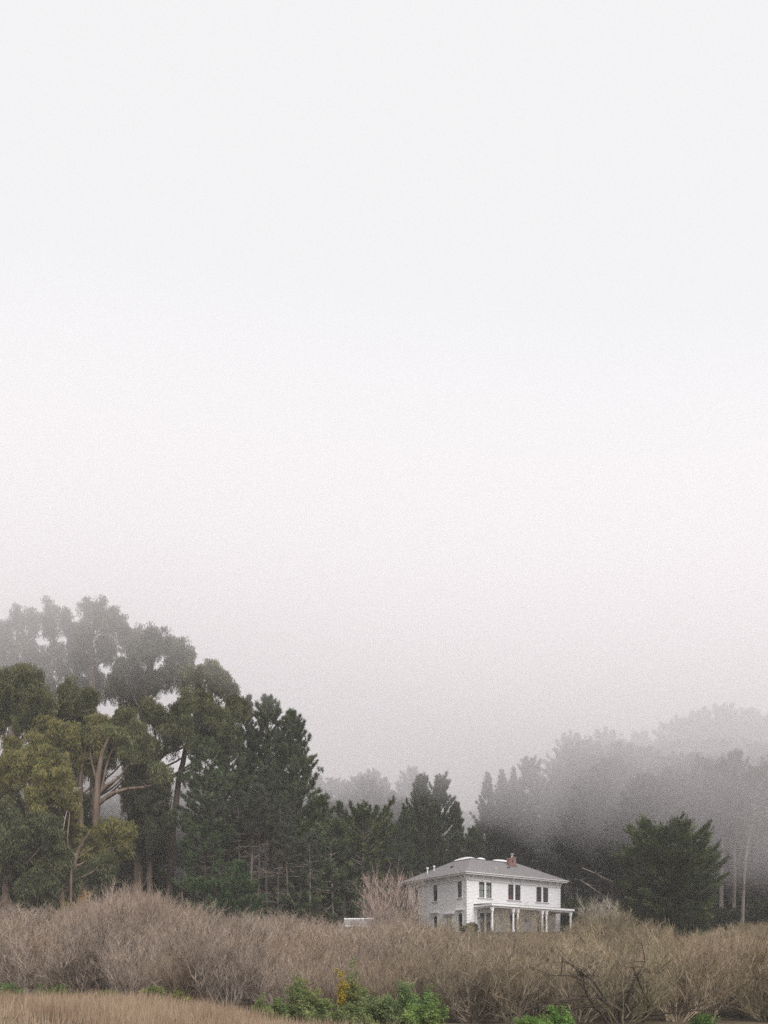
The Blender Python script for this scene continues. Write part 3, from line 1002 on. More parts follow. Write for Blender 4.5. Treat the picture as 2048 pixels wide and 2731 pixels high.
def foot(px, d):
    x = (px - CX) / FPX * d
    return (x, d, hz(x, d) - .12)


def htop(px, py, d):
    """Tree height that puts its tip on row py."""
    return EYE + (HY - py) / FPX * d - hz((px - CX) / FPX * d, d) + .12


LP = 'pines between the eucalyptus grove and the house'
pine('dark narrow pine beside the eucalyptus, leftmost of the tall pines', 'pine', foot(248, 113), htop(250, 701, 113), 13, 3.4, LP, up=.45, prof=.8)
pineA = pine('tallest broad pine of the left stand with bushy domed top', 'pine', foot(272, 110), htop(270, 703, 110), 11, 5.6, LP, up=.35, prof=.62, lean=(-.4, 0), dens=1.1)
pine('pine leaning right with long feathery boughs at the stand\'s right edge', 'pine', foot(290, 107), htop(287, 715, 107), 9.5, 5.4, LP, up=.3, prof=.75, lean=(.2, 0), dens=1.15)
pine('slim pine with pale bare lower trunk in the left stand', 'pine_grey', foot(266, 101), htop(264, 770, 101), 11, 3.6, LP, bark='pale_bark', r0=.2, up=.2, prof=.8, dead=22)
pine('slim pine in front of the eucalyptus trunks with sparse shelves of needles', 'pine', foot(206, 99), htop(206, 742, 99), 9, 4.0, LP, r0=.2, up=.1, prof=.55, dens=.85, dead=20)
pine('dark bushy pine between the grove and the tallest pine', 'pine', foot(226, 104), htop(226, 722, 104), 8, 4.6, LP, up=.25, prof=.6, dens=1.0)
pine('lower pine with brownish shaded boughs right of the tall stand', 'cypress', foot(318, 104), htop(318, 800, 104), 4.5, 4.4, LP, up=.15, prof=.7, dens=1.0, dead=20)
pine('thin pine with straight pale trunk beside the shed', 'pine', foot(332, 100.5), htop(331, 824, 100.5), 6.0, 3.6, LP, bark='pale_bark', r0=.16, up=.2, prof=.6, dead=16)
pine('spreading pine with forked pale trunks near the bare shrub', 'cypress', foot(362, 103), htop(358, 826, 103), 5.6, 4.6, LP, bark='pale_bark', r0=.17, up=.4, flat=True, dens=1.1, lean=(.3, 0))
pine('low dark conifer with boughs sweeping over the shed', 'pine', foot(345, 102), htop(345, 868, 102), 1.2, 3.2, LP, up=-.05, prof=.8, dens=1.0, dead=4)
pine('bushy bright green young pine behind the thicket crest', 'pine_young', foot(243, 93), htop(244, 871, 93), .8, 2.7, LP, up=.55, prof=.45, dens=1.7, dead=0, r0=.12)
pine('small green young pine left of the bushy one', 'pine_young', foot(224, 94), htop(224, 893, 94), .6, 1.7, LP, up=.5, prof=.5, dens=1.6, dead=0, r0=.08)
pine('dark leaning pine with broken brown stump beside the young pines', 'pine', foot(296, 99), htop(300, 862, 99), 2.5, 3.6, LP, up=.05, prof=.6, dens=1.0, lean=(1.2, 0))

for k_, (px_, d_, top_, mt_) in enumerate(((213, 97.5, 800, 'pine_bark'), (221, 98.5, 812, 'pale_bark'), (238, 99, 795, 'pale_bark'), (252, 98, 806, 'pale_bark'), (258, 97, 790, 'pine_bark'), (279, 98.5, 800, 'pale_bark'), (287, 97.5, 826, 'pine_bark'), (309, 98, 838, 'pale_bark'))):
    pine('%s slim bare pine trunk with dead twigs from the left in the dark stand' % ('first', 'second', 'third', 'fourth', 'fifth', 'sixth', 'seventh', 'eighth')[k_], 'pine_grey', foot(px_, d_), htop(px_, top_, d_), htop(px_, top_, d_) * .72, 1.9, LP, bark=mt_, r0=.17, up=.1, prof=.6, dens=.8, dead=26)
for k_, (px_, d_, py_, r_, c0_) in enumerate(((206, 95, 888, 3.0, 1.2), (222, 95.5, 886, 2.6, 1.4), (204, 96.5, 838, 3.2, 5.8))):
    pine(('low green conifer with flat shelf boughs above the thicket dome', 'low green shelf-boughed conifer right of the similar one', 'slender conifer with one bright green flat shelf of needles')[k_], 'pine_young', foot(px_, d_), htop(px_, py_, d_), c0_, r_, LP, r0=.12, up=.0, flat=True, dens=.6, dead=12)
HP = 'pines directly behind the house'
pineB = pine('dark green spired pine left behind the house roof', 'pine', foot(421, 142), htop(421.5, 780, 142), 4.0, 5.0, HP, up=.5, prof=.5, dens=1.25, dead=8)
pine('dark green pine with double tip just right of the spired one', 'pine', foot(440, 144), htop(437, 786, 144), 4.0, 5.6, HP, up=.5, prof=.42, dens=1.2, dead=8)
pine('short dark pine arm right of the twin pines behind the roof', 'pine', foot(457, 143), htop(462, 808, 143), 3, 2.4, HP, up=.5, prof=.5, dens=1.2, dead=4)
pine('low dark pine at the left end of the house', 'pine', foot(404, 138), htop(404, 812, 138), 2, 3.0, HP, up=.4, prof=.5, dens=1.2, dead=4)
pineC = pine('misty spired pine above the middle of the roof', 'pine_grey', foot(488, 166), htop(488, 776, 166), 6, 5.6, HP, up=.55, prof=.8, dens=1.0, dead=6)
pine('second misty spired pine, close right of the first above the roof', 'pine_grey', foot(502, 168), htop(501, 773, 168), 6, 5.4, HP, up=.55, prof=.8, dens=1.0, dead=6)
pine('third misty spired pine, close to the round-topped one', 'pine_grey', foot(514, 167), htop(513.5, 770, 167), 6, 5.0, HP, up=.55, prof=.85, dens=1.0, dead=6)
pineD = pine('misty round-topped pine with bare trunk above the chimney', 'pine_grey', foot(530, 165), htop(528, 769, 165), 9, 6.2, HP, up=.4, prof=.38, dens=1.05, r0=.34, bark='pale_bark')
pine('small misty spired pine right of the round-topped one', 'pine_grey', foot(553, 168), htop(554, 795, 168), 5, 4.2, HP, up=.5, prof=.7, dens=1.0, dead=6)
pine('dark pine filling the gap behind the roof centre', 'pine', foot(474, 150), htop(474, 832, 150), 2, 4.0, HP, up=.3, prof=.5, dens=1.0, dead=4)

# ---------------------------------------------------------------- the broad cypress right of the house
cb = at(667, 930, 100)
cyp = thing('cypress_tree', 'broad dark green cypress with upswept feathery boughs right of the house', 'tree', (cb[0], 100, hz(cb[0], 100) - .15))
ch_ = htop(664, 826, 100) * .93
mb = MB()
zz = np.linspace(0, ch_ * .8, 8)
mb.tubes(np.stack([.25 * np.sin(zz * .4), .1 * zz * 0, zz], 1), np.linspace(.34, .07, 8), 9)
ctr = mb.build('trunk', M['pale_bark'], cyp, smooth=True)
br, lf = MB(), MB()
nb = 330
zz = np.clip(np.round(rng.uniform(.4, ch_ * .9, nb) / 1.15) * 1.15 + rng.normal(0, .16, nb), .4, ch_ * .9)
u = zz / ch_
az = rng.uniform(0, 2 * np.pi, nb)
wid = np.interp(u, [0, .2, .45, .62, .78, .9, 1], [2.7, 4.0, 5.7, 5.4, 4.2, 2.9, 1.2])
L = wid * rng.uniform(.55, 1.18, nb)
el = np.interp(u, [0, .3, .6, 1], [-.08, .1, .36, .85]) + rng.normal(0, .1, nb)
lead = rng.uniform(0, 1, nb) < .05                    # upswept leaders that break the outline
zz = np.where(lead, ch_ * rng.uniform(.62, .85, nb), zz)
el = np.where(lead, rng.uniform(.75, 1.2, nb), el)
L = np.where(lead, rng.uniform(2.6, 4.0, nb), L)
A = np.stack([.25 * np.sin(zz * .4), zz * 0, zz], 1)
D = np.stack([np.cos(az) * np.cos(el), np.sin(az) * np.cos(el), np.sin(el)], 1)
C = A + D * L[:, None] + np.array([0, 0, .16]) * L[:, None]
P = bez(A, A + D * L[:, None] * .55 - np.array([0, 0, .06]) * L[:, None], C, 7)
br.tubes(P, np.linspace(.06, .012, 7)[None] * np.ones((nb, 1)), 4)
for j in range(nb):
    nf = int(L[j] * 7.5)
    tq = rng.uniform(.15, 1, nf) ** .8
    base = np.stack([np.interp(tq, np.linspace(0, 1, 7), P[j][:, i]) for i in range(3)], 1)
    side = np.array([-D[j][1], D[j][0], 0])
    lat = rng.normal(0, .15, nf) * L[j] * (1.1 - .9 * tq)
    tip = unit(P[j][-1] - P[j][-3])
    c = base + side * lat[:, None] + np.array([0, 0, 1]) * rng.normal(.02, .1, nf)[:, None]
    stamp(lf, 'cyp', c, tip + side * (np.sign(lat) * .35)[:, None] + rng.normal(0, .16, (nf, 3)), rng.uniform(.75, 1.25, nf))
br.build('branches', M['pale_bark'], ctr, smooth=True)
lf.build('crown', M['cypress'], cyp)

# ---------------------------------------------------------------- tall bare-trunked trees on the right and the foggy ones behind
RP = 'tall pines with bare trunks on the right'
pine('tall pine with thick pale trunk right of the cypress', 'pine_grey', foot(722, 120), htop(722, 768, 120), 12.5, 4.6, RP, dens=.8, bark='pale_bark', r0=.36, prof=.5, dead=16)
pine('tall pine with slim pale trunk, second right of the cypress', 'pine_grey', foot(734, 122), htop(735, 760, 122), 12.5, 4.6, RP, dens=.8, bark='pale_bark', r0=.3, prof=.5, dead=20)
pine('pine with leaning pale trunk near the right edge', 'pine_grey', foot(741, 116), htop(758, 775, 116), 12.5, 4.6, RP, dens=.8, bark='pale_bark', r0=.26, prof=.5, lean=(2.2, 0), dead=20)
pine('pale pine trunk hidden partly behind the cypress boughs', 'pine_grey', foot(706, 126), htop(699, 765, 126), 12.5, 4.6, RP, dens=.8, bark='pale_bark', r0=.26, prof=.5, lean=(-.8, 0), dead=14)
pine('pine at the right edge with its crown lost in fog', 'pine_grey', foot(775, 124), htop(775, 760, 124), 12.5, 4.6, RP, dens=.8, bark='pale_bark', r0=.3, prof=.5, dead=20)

FG = 'trees fading into the fog on the hillside'
FL = 'pale pine fading into the fog on the hillside'
EX = []
_r5 = np.random.default_rng(5)
for (d_, a0, a1, stp, pa, pb) in ((198, -20, 425, 14, 772, 790), (184, -10, 425, 14, 785, 815), (172, 296, 425, 11, 805, 832), (163, 318, 425, 12, 828, 850),
                                  (132, 640, 790, 15, 772, 800), (143, 600, 790, 16, 765, 790), (155, 585, 790, 16, 755, 780), (170, 575, 790, 15, 748, 770)):
    for px in range(a0, a1, stp):
        EX.append((px + _r5.uniform(-5, 5), d_ + _r5.uniform(-4, 4), _r5.uniform(pa, pb)))
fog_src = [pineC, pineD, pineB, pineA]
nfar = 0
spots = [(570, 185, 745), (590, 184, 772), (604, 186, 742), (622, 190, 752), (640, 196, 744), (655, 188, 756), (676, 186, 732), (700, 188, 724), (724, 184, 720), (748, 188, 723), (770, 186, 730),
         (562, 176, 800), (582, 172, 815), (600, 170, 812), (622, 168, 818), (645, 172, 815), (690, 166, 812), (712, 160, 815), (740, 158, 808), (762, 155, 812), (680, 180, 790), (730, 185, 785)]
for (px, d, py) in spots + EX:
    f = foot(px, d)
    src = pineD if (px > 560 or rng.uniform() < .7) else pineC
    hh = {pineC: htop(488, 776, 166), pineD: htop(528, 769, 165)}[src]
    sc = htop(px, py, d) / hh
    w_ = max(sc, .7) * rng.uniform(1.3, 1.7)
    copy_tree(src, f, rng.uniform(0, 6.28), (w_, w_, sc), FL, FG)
# ---------------------------------------------------------------- dark understory below the trees
def bush(name, label, cat, loc, rad, h, n, mat, stem_mat, group=None, kind='broad', sc=1.6, color=None, lobes=7):
    t = thing(name, label, cat, loc, 0, group)
    lf, st = MB(), MB()
    ld = rdirs(lobes, 0, 1)
    lc = ld * np.array([rad * .62, rad * .62, h * .55]) + np.array([0, 0, h * .3])
    A = np.stack([rng.normal(0, .1, lobes), rng.normal(0, .1, lobes), np.zeros(lobes)], 1)
    st.tubes(bez(A, A * .5 + lc * .5 + np.array([0, 0, .1 * h]), lc, 5), np.broadcast_to(np.linspace(.035, .01, 5), (lobes, 5)), 4)
    per = max(3, n // lobes)
    for c in lc:
        q = rdirs(per, -.6, 1) * (rng.uniform(.3, 1, per) ** .45)[:, None] * np.array([rad * .5, rad * .5, h * .42])
        p = c + q
        p[:, 2] = np.maximum(p[:, 2], .08)
        stamp(lf, kind, p, None if kind != 'broad' else rdirs(per), rng.uniform(.75, 1.25, per) * sc)
    b = st.build('stems', stem_mat, t)
    l = lf.build('foliage', mat, t)
    if color is not None:
        l.color = color
    return t


US = 'dark bushes under the trees behind the thicket'
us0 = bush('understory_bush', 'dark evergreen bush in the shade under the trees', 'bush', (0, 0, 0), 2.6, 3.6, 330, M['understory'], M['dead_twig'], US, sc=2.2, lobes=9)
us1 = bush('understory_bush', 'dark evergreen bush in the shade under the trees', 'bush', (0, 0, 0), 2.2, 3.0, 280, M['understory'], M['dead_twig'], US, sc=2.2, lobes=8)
first = [True, True]
k = 0
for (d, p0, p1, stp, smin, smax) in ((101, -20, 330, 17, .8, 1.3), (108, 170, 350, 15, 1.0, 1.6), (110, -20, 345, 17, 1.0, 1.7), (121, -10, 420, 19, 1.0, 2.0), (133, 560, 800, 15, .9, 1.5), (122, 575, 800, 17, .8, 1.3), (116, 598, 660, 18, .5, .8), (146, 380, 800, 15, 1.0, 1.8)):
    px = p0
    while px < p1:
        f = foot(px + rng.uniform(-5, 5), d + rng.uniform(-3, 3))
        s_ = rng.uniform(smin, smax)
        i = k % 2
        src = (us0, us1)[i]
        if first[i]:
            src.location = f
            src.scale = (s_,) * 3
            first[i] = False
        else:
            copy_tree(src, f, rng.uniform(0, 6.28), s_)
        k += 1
        px += stp

# ---------------------------------------------------------------- dead limbs right of the house: a fallen-limbed dead tree
dt_b = at(637, 935, 106)
dead = thing('dead_tree', 'pale dead trunk with two long bleached limbs slanting left behind the cypress', 'tree', (dt_b[0], 106, hz(dt_b[0], 106) - .15))
o0 = np.array([dt_b[0], 106, hz(dt_b[0], 106) - .15])
tp = np.array([np.zeros(3)] + [at(px, py, 106) - o0 for px, py in ((638, 915), (638, 902), (637, 888), (634, 872))])
dtr = MB().tubes(tp, np.array([.42, .36, .33, .26, .1]), 9).build('trunk', M['pale_bark'], dead, smooth=True)


def limb(parent, pts, r0, r1, org, mat, ntw=7, name='limb'):
    P = np.array([np.array(at(px, py, d)) - org for px, py, d in pts])
    k = 4 * len(P)
    tt = np.linspace(0, len(P) - 1, k)
    Q = np.stack([np.interp(tt, np.arange(len(P)), P[:, i]) for i in range(3)], 1)
    Q[1:-1] = (Q[:-2] + Q[1:-1] + Q[2:]) / 3
    mb = MB().tubes(Q, np.linspace(r0, r1, k), 6)
    if ntw:
        ii = rng.integers(k // 3, k, ntw)
        S0 = Q[ii]
        S2 = S0 + rdirs(ntw, -.2, .8) * rng.uniform(.5, 1.6, ntw)[:, None]
        mb.tubes(bez(S0, (S0 + S2) / 2 + rdirs(ntw) * .15, S2, 5), np.broadcast_to(np.linspace(r1 * 1.1, .012, 5), (ntw, 5)), 4)
    return mb.build(name, mat, parent, smooth=True)


limb(dead, [(637, 891, 106), (622, 886, 105), (605, 879, 104), (592, 872, 103), (582, 868, 103)], .17, .05, o0, M['pale_bark'], 4)
limb(dead, [(636, 910, 106), (622, 908, 105), (607, 899, 104), (594, 889, 103), (580, 880, 103)], .14, .04, o0, M['pale_bark'], 4)

# the long curved limb and bleached snags inside the grove: each a limb on its own standing trunk
g1 = at(97, 900, 95)
gt = thing('eucalyptus_tree', 'brown forked eucalyptus trunk with bare curved limb against the pale gap', 'tree', (g1[0], 95, hz(g1[0], 95) - .15), 0, EUC_G)
o1 = np.array([g1[0], 95, hz(g1[0], 95) - .15])
tp = np.array([np.zeros(3)] + [at(*p, 95) - o1 for p in z2([(600, 1800), (605, 1500), (612, 1350), (620, 1200), (645, 1060), (690, 960)])])
gtr = MB().tubes(tp, np.array([.55, .42, .4, .36, .28, .2, .08]), 9).build('trunk', M['euc_bark'], gt, smooth=True)
for pts, r in ((z2([(625, 1380), (700, 1320), (800, 1290), (900, 1280), (970, 1265), (1010, 1200)]), .26), (z2([(622, 1320), (680, 1260), (740, 1230), (790, 1170), (820, 1080)]), .2),
               (z2([(615, 1250), (585, 1150), (570, 1050), (590, 960)]), .16), (z2([(640, 1300), (670, 1150), (700, 1060), (760, 980)]), .12)):
    limb(gt, [(a, b, 95 + .3 * i) for i, (a, b) in enumerate(pts)], r, .05, o1, M['euc_bark'], 9)
lf = MB()
for p in z2([(1010, 1190), (820, 1060), (760, 970), (690, 950), (590, 950)]):
    c = at(p[0], p[1], 96) - o1
    stamp(lf, 'euc', c + rdirs(14) * .9, None, .9)
lf.build('crown', M['euc_olive'], gt)
g2 = at(70, 905, 90.5)
sn = thing('dead_snag', 'bleached dead branches sticking out of the yellow-green eucalyptus', 'dead tree', (g2[0], 90.5, hz(g2[0], 90.5) - .15))
o2 = np.array([g2[0], 90.5, hz(g2[0], 90.5) - .15])
tp = np.array([np.zeros(3)] + [at(*p, 90.5) - o2 for p in z2([(450, 1800), (425, 1600), (440, 1450), (422, 1390)])])
MB().tubes(tp, np.array([.16, .12, .09, .07, .04]), 6).build('trunk', M['euc_bark'], sn, smooth=True)
for pts in (z2([(420, 1400), (370, 1400), (330, 1400), (290, 1405)]), z2([(425, 1380), (400, 1350), (360, 1330)]), z2([(428, 1370), (460, 1320), (470, 1280)]), z2([(425, 1420), (410, 1480), (400, 1550)])):
    limb(sn, [(a, b, 90.5) for a, b in pts], .06, .02, o2, M['dead_wood'], 6)

# ---------------------------------------------------------------- willow thicket
def willow_parts(seed, h=4.6, rad=2.6, nst=26, nbr=10, ntw=10, tw=1.0, open_=1.0):
    global rng
    keep = rng
    rng = np.random.default_rng(seed)
    az = rng.uniform(0, 2 * np.pi, nst)
    rr = rng.uniform(.15, 1, nst) ** .6 * rad
    top = np.stack([np.cos(az) * rr, np.sin(az) * rr, h * rng.uniform(.72, 1, nst) * np.sqrt(np.maximum(.05, 1 - .55 * (rr / rad) ** 2))], 1)
    A = np.stack([np.cos(az), np.sin(az), 0 * az], 1) * rng.uniform(.05, .45, nst)[:, None]
    A[:, 2] = -.1
    B = A * .4 + top * .6
    B[:, 2] = top[:, 2] * rng.uniform(.22, .42, nst)
    Ps = bez(A, B, top, 8)
    Ps[:, 1:-1] += rng.normal(0, .07, Ps[:, 1:-1].shape)
    stem = MB().tubes(Ps, np.linspace(1, .22, 8)[None] * rng.uniform(.03, .055, nst)[:, None], 5)
    n2 = nst * nbr
    ii = np.repeat(np.arange(nst), nbr)
    tq = rng.uniform(.22, .98, n2)
    fi = tq * 7
    i0 = np.minimum(fi.astype(int), 6)
    fr = (fi - i0)[:, None]
    S0 = Ps[ii, i0] * (1 - fr) + Ps[ii, i0 + 1] * fr
    tg = unit(Ps[ii, i0 + 1] - Ps[ii, i0])
    D = unit(tg * .55 + rdirs(n2) * .75 * open_ + np.array([0, 0, .45]))
    L = rng.uniform(.7, 1.5, n2) * (1.15 - .4 * tq) * h / 4.6
    S2 = S0 + D * L[:, None]
    Pb = bez(S0, S0 + D * L[:, None] * .5 + rng.normal(0, .09, (n2, 3)), S2 + np.array([0, 0, .12]), 5)
    stem.tubes(Pb, np.broadcast_to(np.linspace(.017, .008, 5), (n2, 5)), 3)
    n3 = n2 * ntw
    ii = np.repeat(np.arange(n2), ntw)
    fi = rng.uniform(.1, 1, n3) * 4
    i0 = np.minimum(fi.astype(int), 3)
    fr = (fi - i0)[:, None]
    T0 = Pb[ii, i0] * (1 - fr) + Pb[ii, i0 + 1] * fr
    D3 = unit(unit(Pb[ii, i0 + 1] - Pb[ii, i0]) * .4 + rdirs(n3) * .7 + np.array([0, 0, .5]))
    L3 = rng.uniform(.28, .75, n3) * tw
    T1 = T0 + D3 * L3[:, None] * .55
    T2 = T0 + unit(D3 + rdirs(n3) * .35 + np.array([0, 0, .15])) * L3[:, None]
    twig = MB().tubes(np.stack([T0, T1, T2], 1), np.broadcast_to([.0085, .0065, .004], (n3, 3)), 3)
    nb_ = n3 * 2
    ii = rng.integers(0, n3, nb_)
    f = rng.uniform(.3, 1, nb_)[:, None]
    Bp = T0[ii] * (1 - f) + T2[ii] * f
    bud = MB()
    bud.tris(leaf_tris(Bp, unit(D3[ii] + rdirs(nb_) * .7), rng.uniform(.03, .075, nb_), rng.uniform(.012, .03, nb_)))
    rng = keep
    return stem, twig, bud


WG = 'willows of the leafless thicket'
WL = 'leafless grey-brown willow shrub in the dense thicket below the house'
protos = []
ZMAX = []
for sd in range(6):
    a, b, c = willow_parts(100 + sd, rad=(2.5, 2.9, 2.2, 2.7, 3.1, 2.4)[sd], open_=(1, .8, 1.1, .9, 1.2, .85)[sd])
    t = thing('willow_shrub', WL, 'shrub', (0, 0, 0), 0, WG)
    a.build('stems', M['stem'], t)
    b.build('twigs', M['twig'], t)
    c.build('buds', M['bud'], t)
    zs_ = np.concatenate([v[:, 2] for v in b.V])
    protos.append(t)
    ZMAX.append(float(np.percentile(zs_, 98.5)))
used = [False] * 6
TOP = [(-60, 893), (0, 892), (30, 902), (52, 909), (75, 905), (88, 898), (126, 883), (158, 892), (190, 908), (262, 911), (318, 920), (344, 925), (369, 921), (389, 916), (410, 922), (442, 929), (468, 936), (517, 934),
       (558, 933), (572, 928), (585, 917), (600, 908), (614, 911), (648, 923), (687, 938), (727, 927), (743, 922), (768, 921), (830, 920)]
PINK, OLIVE, TAN = np.array((.325, .258, .213)), np.array((.265, .214, .142)), np.array((.315, .235, .17))


def wcolor(px):
    t = float(sstep(330, 600, px + rng.normal(0, 50)))
    c = PINK * (1 - t) + OLIVE * t
    if rng.uniform() < .25:
        c = c * .5 + TAN * .5
    c = c * rng.uniform(.74, 1.12)
    return (*c, 1)


def put_willow(px, d, hmax_cap=5.6, label=None, force_h=None, i=None, color=None, sx=None):
    x = (px - CX) / FPX * d
    g = hz(x, d)
    cap = EYE + (HY - np.interp(px, [p for p, _ in TOP], [q for _, q in TOP])) * d / FPX - g
    hh = min(cap, hmax_cap) * (rng.uniform(.66, 1.02) if d < 80 else rng.uniform(.88, 1.03)) if force_h is None else force_h
    if hh < .8:
        return None
    if i is None:
        i = int(rng.integers(0, 6))
    s_ = hh / ZMAX[i]
    w_ = max(s_, .75) * rng.uniform(.95, 1.2) if sx is None else sx
    col = color or wcolor(px)
    rz = rng.uniform(0, 6.28)
    p = protos[i]
    if not used[i]:
        used[i] = True
        p.location = (x, d, g - .05)
        p.rotation_euler = (0, 0, rz)
        p.scale = (w_, w_, s_)
        for c in p.children:
            c.color = col
        if label:
            p['label'] = label
        return p
    return copy_tree(p, (x, d, g - .05), rz, (w_, w_, s_), label or WL, WG, col)


for (d, gap, cap) in ((47.5, 2.5, 4.5), (51, 2.5, 4.9), (55.5, 2.7, 5.2), (61, 2.9, 5.4), (67, 3.1, 5.6), (74, 3.3, 5.8), (82, 3.4, 6.0), (90, 3.0, 6.0), (96, 2.4, 4.5), (100, 2.2, 3.5)):
    half = .42 * d + 3
    x = -half
    while x < half:
        px = CX + (x + rng.uniform(-.6, .6)) / d * FPX
        dd = d + rng.uniform(-1.3, 1.3)
        skip = d < 49 and px < 95
        if not skip:
            put_willow(px, dd, cap)
        x += gap
# the ones that stand out
for k_, px_ in enumerate(range(96, 184, 7)):
    put_willow(px_, 69 + 4 * (k_ % 2), 9.5, i=k_ % 6, sx=1.05, color=(.335, .26, .212, 1), force_h=(HY - float(np.interp(px_, [84, 100, 112, 126, 142, 158, 172, 190], [908, 901, 896, 893, 895, 900, 907, 915]))) * (69 + 4 * (k_ % 2)) / FPX + EYE - hz((px_ - CX) / FPX * 70, 69 + 4 * (k_ % 2)),
               label='pinkish bare willow of the big rounded dome under the eucalyptus grove')
put_willow(602, 92, label='tall grey lichen-pale bare willow by the right end of the house', force_h=(HY - 900) * 92 / FPX + EYE - hz((602 - CX) / FPX * 92, 92), i=2, color=(.33, .30, .25, 1), sx=1.1)
for i in range(6):
    if not used[i]:
        put_willow(200 + 60 * i, 53, i=i)


def bare_shrub(label, px, d, top_py, rad, seed, color, nst, nbr, ntw, name='bare_shrub', open_=.6):
    f = foot(px, d)
    h = htop(px, top_py, d)
    a, b, c = willow_parts(seed, h, rad, nst, nbr, ntw, tw=1.1, open_=open_)
    t = thing(name, label, 'shrub', f)
    for mb, nm, mt in ((a, 'stems', 'stem'), (b, 'twigs', 'twig')):
        o = mb.build(nm, M[mt], t)
        o.color = color
    return t


bare_shrub('vase-shaped bare pinkish shrub left of the house', 383, 100, 864, 3.2, 301, (.40, .30, .25, 1), 26, 12, 9, open_=1.15)
bare_shrub('thin bare shrub standing in front of the house\'s left wall', 415, 99, 868, 2.2, 302, (.36, .27, .22, 1), 8, 8, 8)
for k_, (px_, d_, py_, r_) in enumerate(((474, 101, 921, 1.3), (492, 102, 912, 1.5), (512, 101, 908, 1.5), (528, 102, 904, 1.5), (543, 101, 910, 1.6), (450, 100, 915, 1.4))):
    bare_shrub(('short sparse bare shrub just right of the house corner', 'sparse bare shrub below the porch\'s left bay', 'sparse bare shrub below the middle of the porch', 'sparse bare shrub in front of the double porch posts',
                'tall sparse bare shrub in front of the porch\'s right bay', 'sparse bare shrub below the side door')[k_], px_, d_, py_, r_, 310 + k_, (.29, .235, .16, 1), 9, 6, 6)
bare_shrub('brown bare shrub standing behind the porch\'s right end', 578, 121, 897, 2.4, 303, (.30, .235, .16, 1), 22, 9, 8)
bare_shrub('bare shrub half behind the house\'s right corner', 594, 120, 902, 2.4, 304, (.28, .225, .16, 1), 22, 9, 8)

# the near willow with dark crooked limbs, bottom right
nw = at(625, 1030, 45.5)
nwz = hz(nw[0], 45.5) - .1
near = thing('willow_tree', 'old willow with dark crooked limbs at the bottom right of the thicket', 'tree', (nw[0], 45.5, nwz))
o3 = np.array([nw[0], 45.5, nwz])
m_dark = surf('dark_willow_bark', [(.3, (.03, .024, .018)), (.6, (.065, .052, .04)), (.8, (.11, .095, .08))], 5, .9, .1, .5, detail=6)
for pts, r in (([(622, 1028, 45.5), (619, 1008, 45.3), (628, 998, 45), (632, 985, 44.8), (645, 962, 44.8)], .13), ([(612, 1030, 45.3), (600, 1012, 44.8), (588, 998, 44.6), (584, 985, 44.5), (582, 972, 44.5)], .09),
               ([(600, 1012, 44.8), (592, 1006, 44.4), (575, 1009, 44.2), (560, 1017, 44)], .05), ([(610, 1006, 44.6), (602, 1000, 44.5), (590, 985, 44.5), (570, 975, 44.4), (545, 976, 44.4)], .06),
               ([(640, 1030, 45.5), (650, 1005, 45), (640, 985, 45), (634, 968, 45)], .08), ([(632, 990, 45), (600, 998, 44.4), (560, 1000, 44.2), (545, 1008, 44.1), (520, 1006, 44)], .045),
               ([(622, 1020, 45.5), (660, 1014, 45), (700, 1010, 44.8), (730, 1009, 44.6)], .07), ([(603, 995, 44.5), (592, 980, 44.4), (580, 972, 44.4), (568, 962, 44.4)], .07)):
    limb(near, pts, r, .02, o3, m_dark, 10)
a, b, c = willow_parts(401, 4.2, 3.2, 14, 9, 8, open_=1.2)
for mb, nm, mt in ((a, 'stems', 'stem'), (b, 'twigs', 'twig'), (c, 'buds', 'bud')):
    mb.build(nm, M[mt], near).color = (.22, .19, .12, 1)

# ---------------------------------------------------------------- green brambles and vines along the thicket's foot
BG = 'green brambles along the thicket edge'


def bramble(label, px, d, top_py, rad, n, color=(1, 1, 1, 1), lobes=7, sc=1.0):
    """A tangle of arching canes, leafy along their length."""
    f = foot(px, d)
    h = htop(px, top_py, d)
    t = thing('bramble_bush', label, 'bush', f, 0, BG)
    nc = lobes * 3
    az = rng.uniform(0, 2 * np.pi, nc)
    rr = rad * rng.uniform(.1, 1.15, nc)
    hh = h * (.93 if rad > .6 else 1.08) * rng.uniform(.3, 1.0, nc) ** .8 * (1.05 - .4 * (rr / rad) ** 2)
    A = np.stack([np.cos(az), np.sin(az), 0 * az], 1) * (rr * .4)[:, None]
    C = np.stack([np.cos(az) * rr, np.sin(az) * rr, hh], 1)
    B = A * .6 + C * .4
    B[:, 2] = hh * rng.uniform(.7, 1.1, nc)
    P = bez(A, B, C, 7)
    MB().tubes(P, np.broadcast_to(np.linspace(.014, .005, 7), (nc, 7)), 3).build('stems', M['dead_twig'], t)
    lf = MB()
    per = max(2, int(n * 1.5 / nc))
    for j in range(nc):
        tq = rng.uniform(.1, 1, per) * 6
        i0 = np.minimum(tq.astype(int), 5)
        fr = (tq - i0)[:, None]
        c = P[j][i0] * (1 - fr) + P[j][i0 + 1] * fr + rng.normal(0, .13, (per, 3))
        c[:, 2] = np.maximum(c[:, 2], .05)
        stamp(lf, 'broad', c, rdirs(per), rng.uniform(.4, .85, per) * sc)
    lf.build('foliage', M['bramble'], t).color = color
    return t


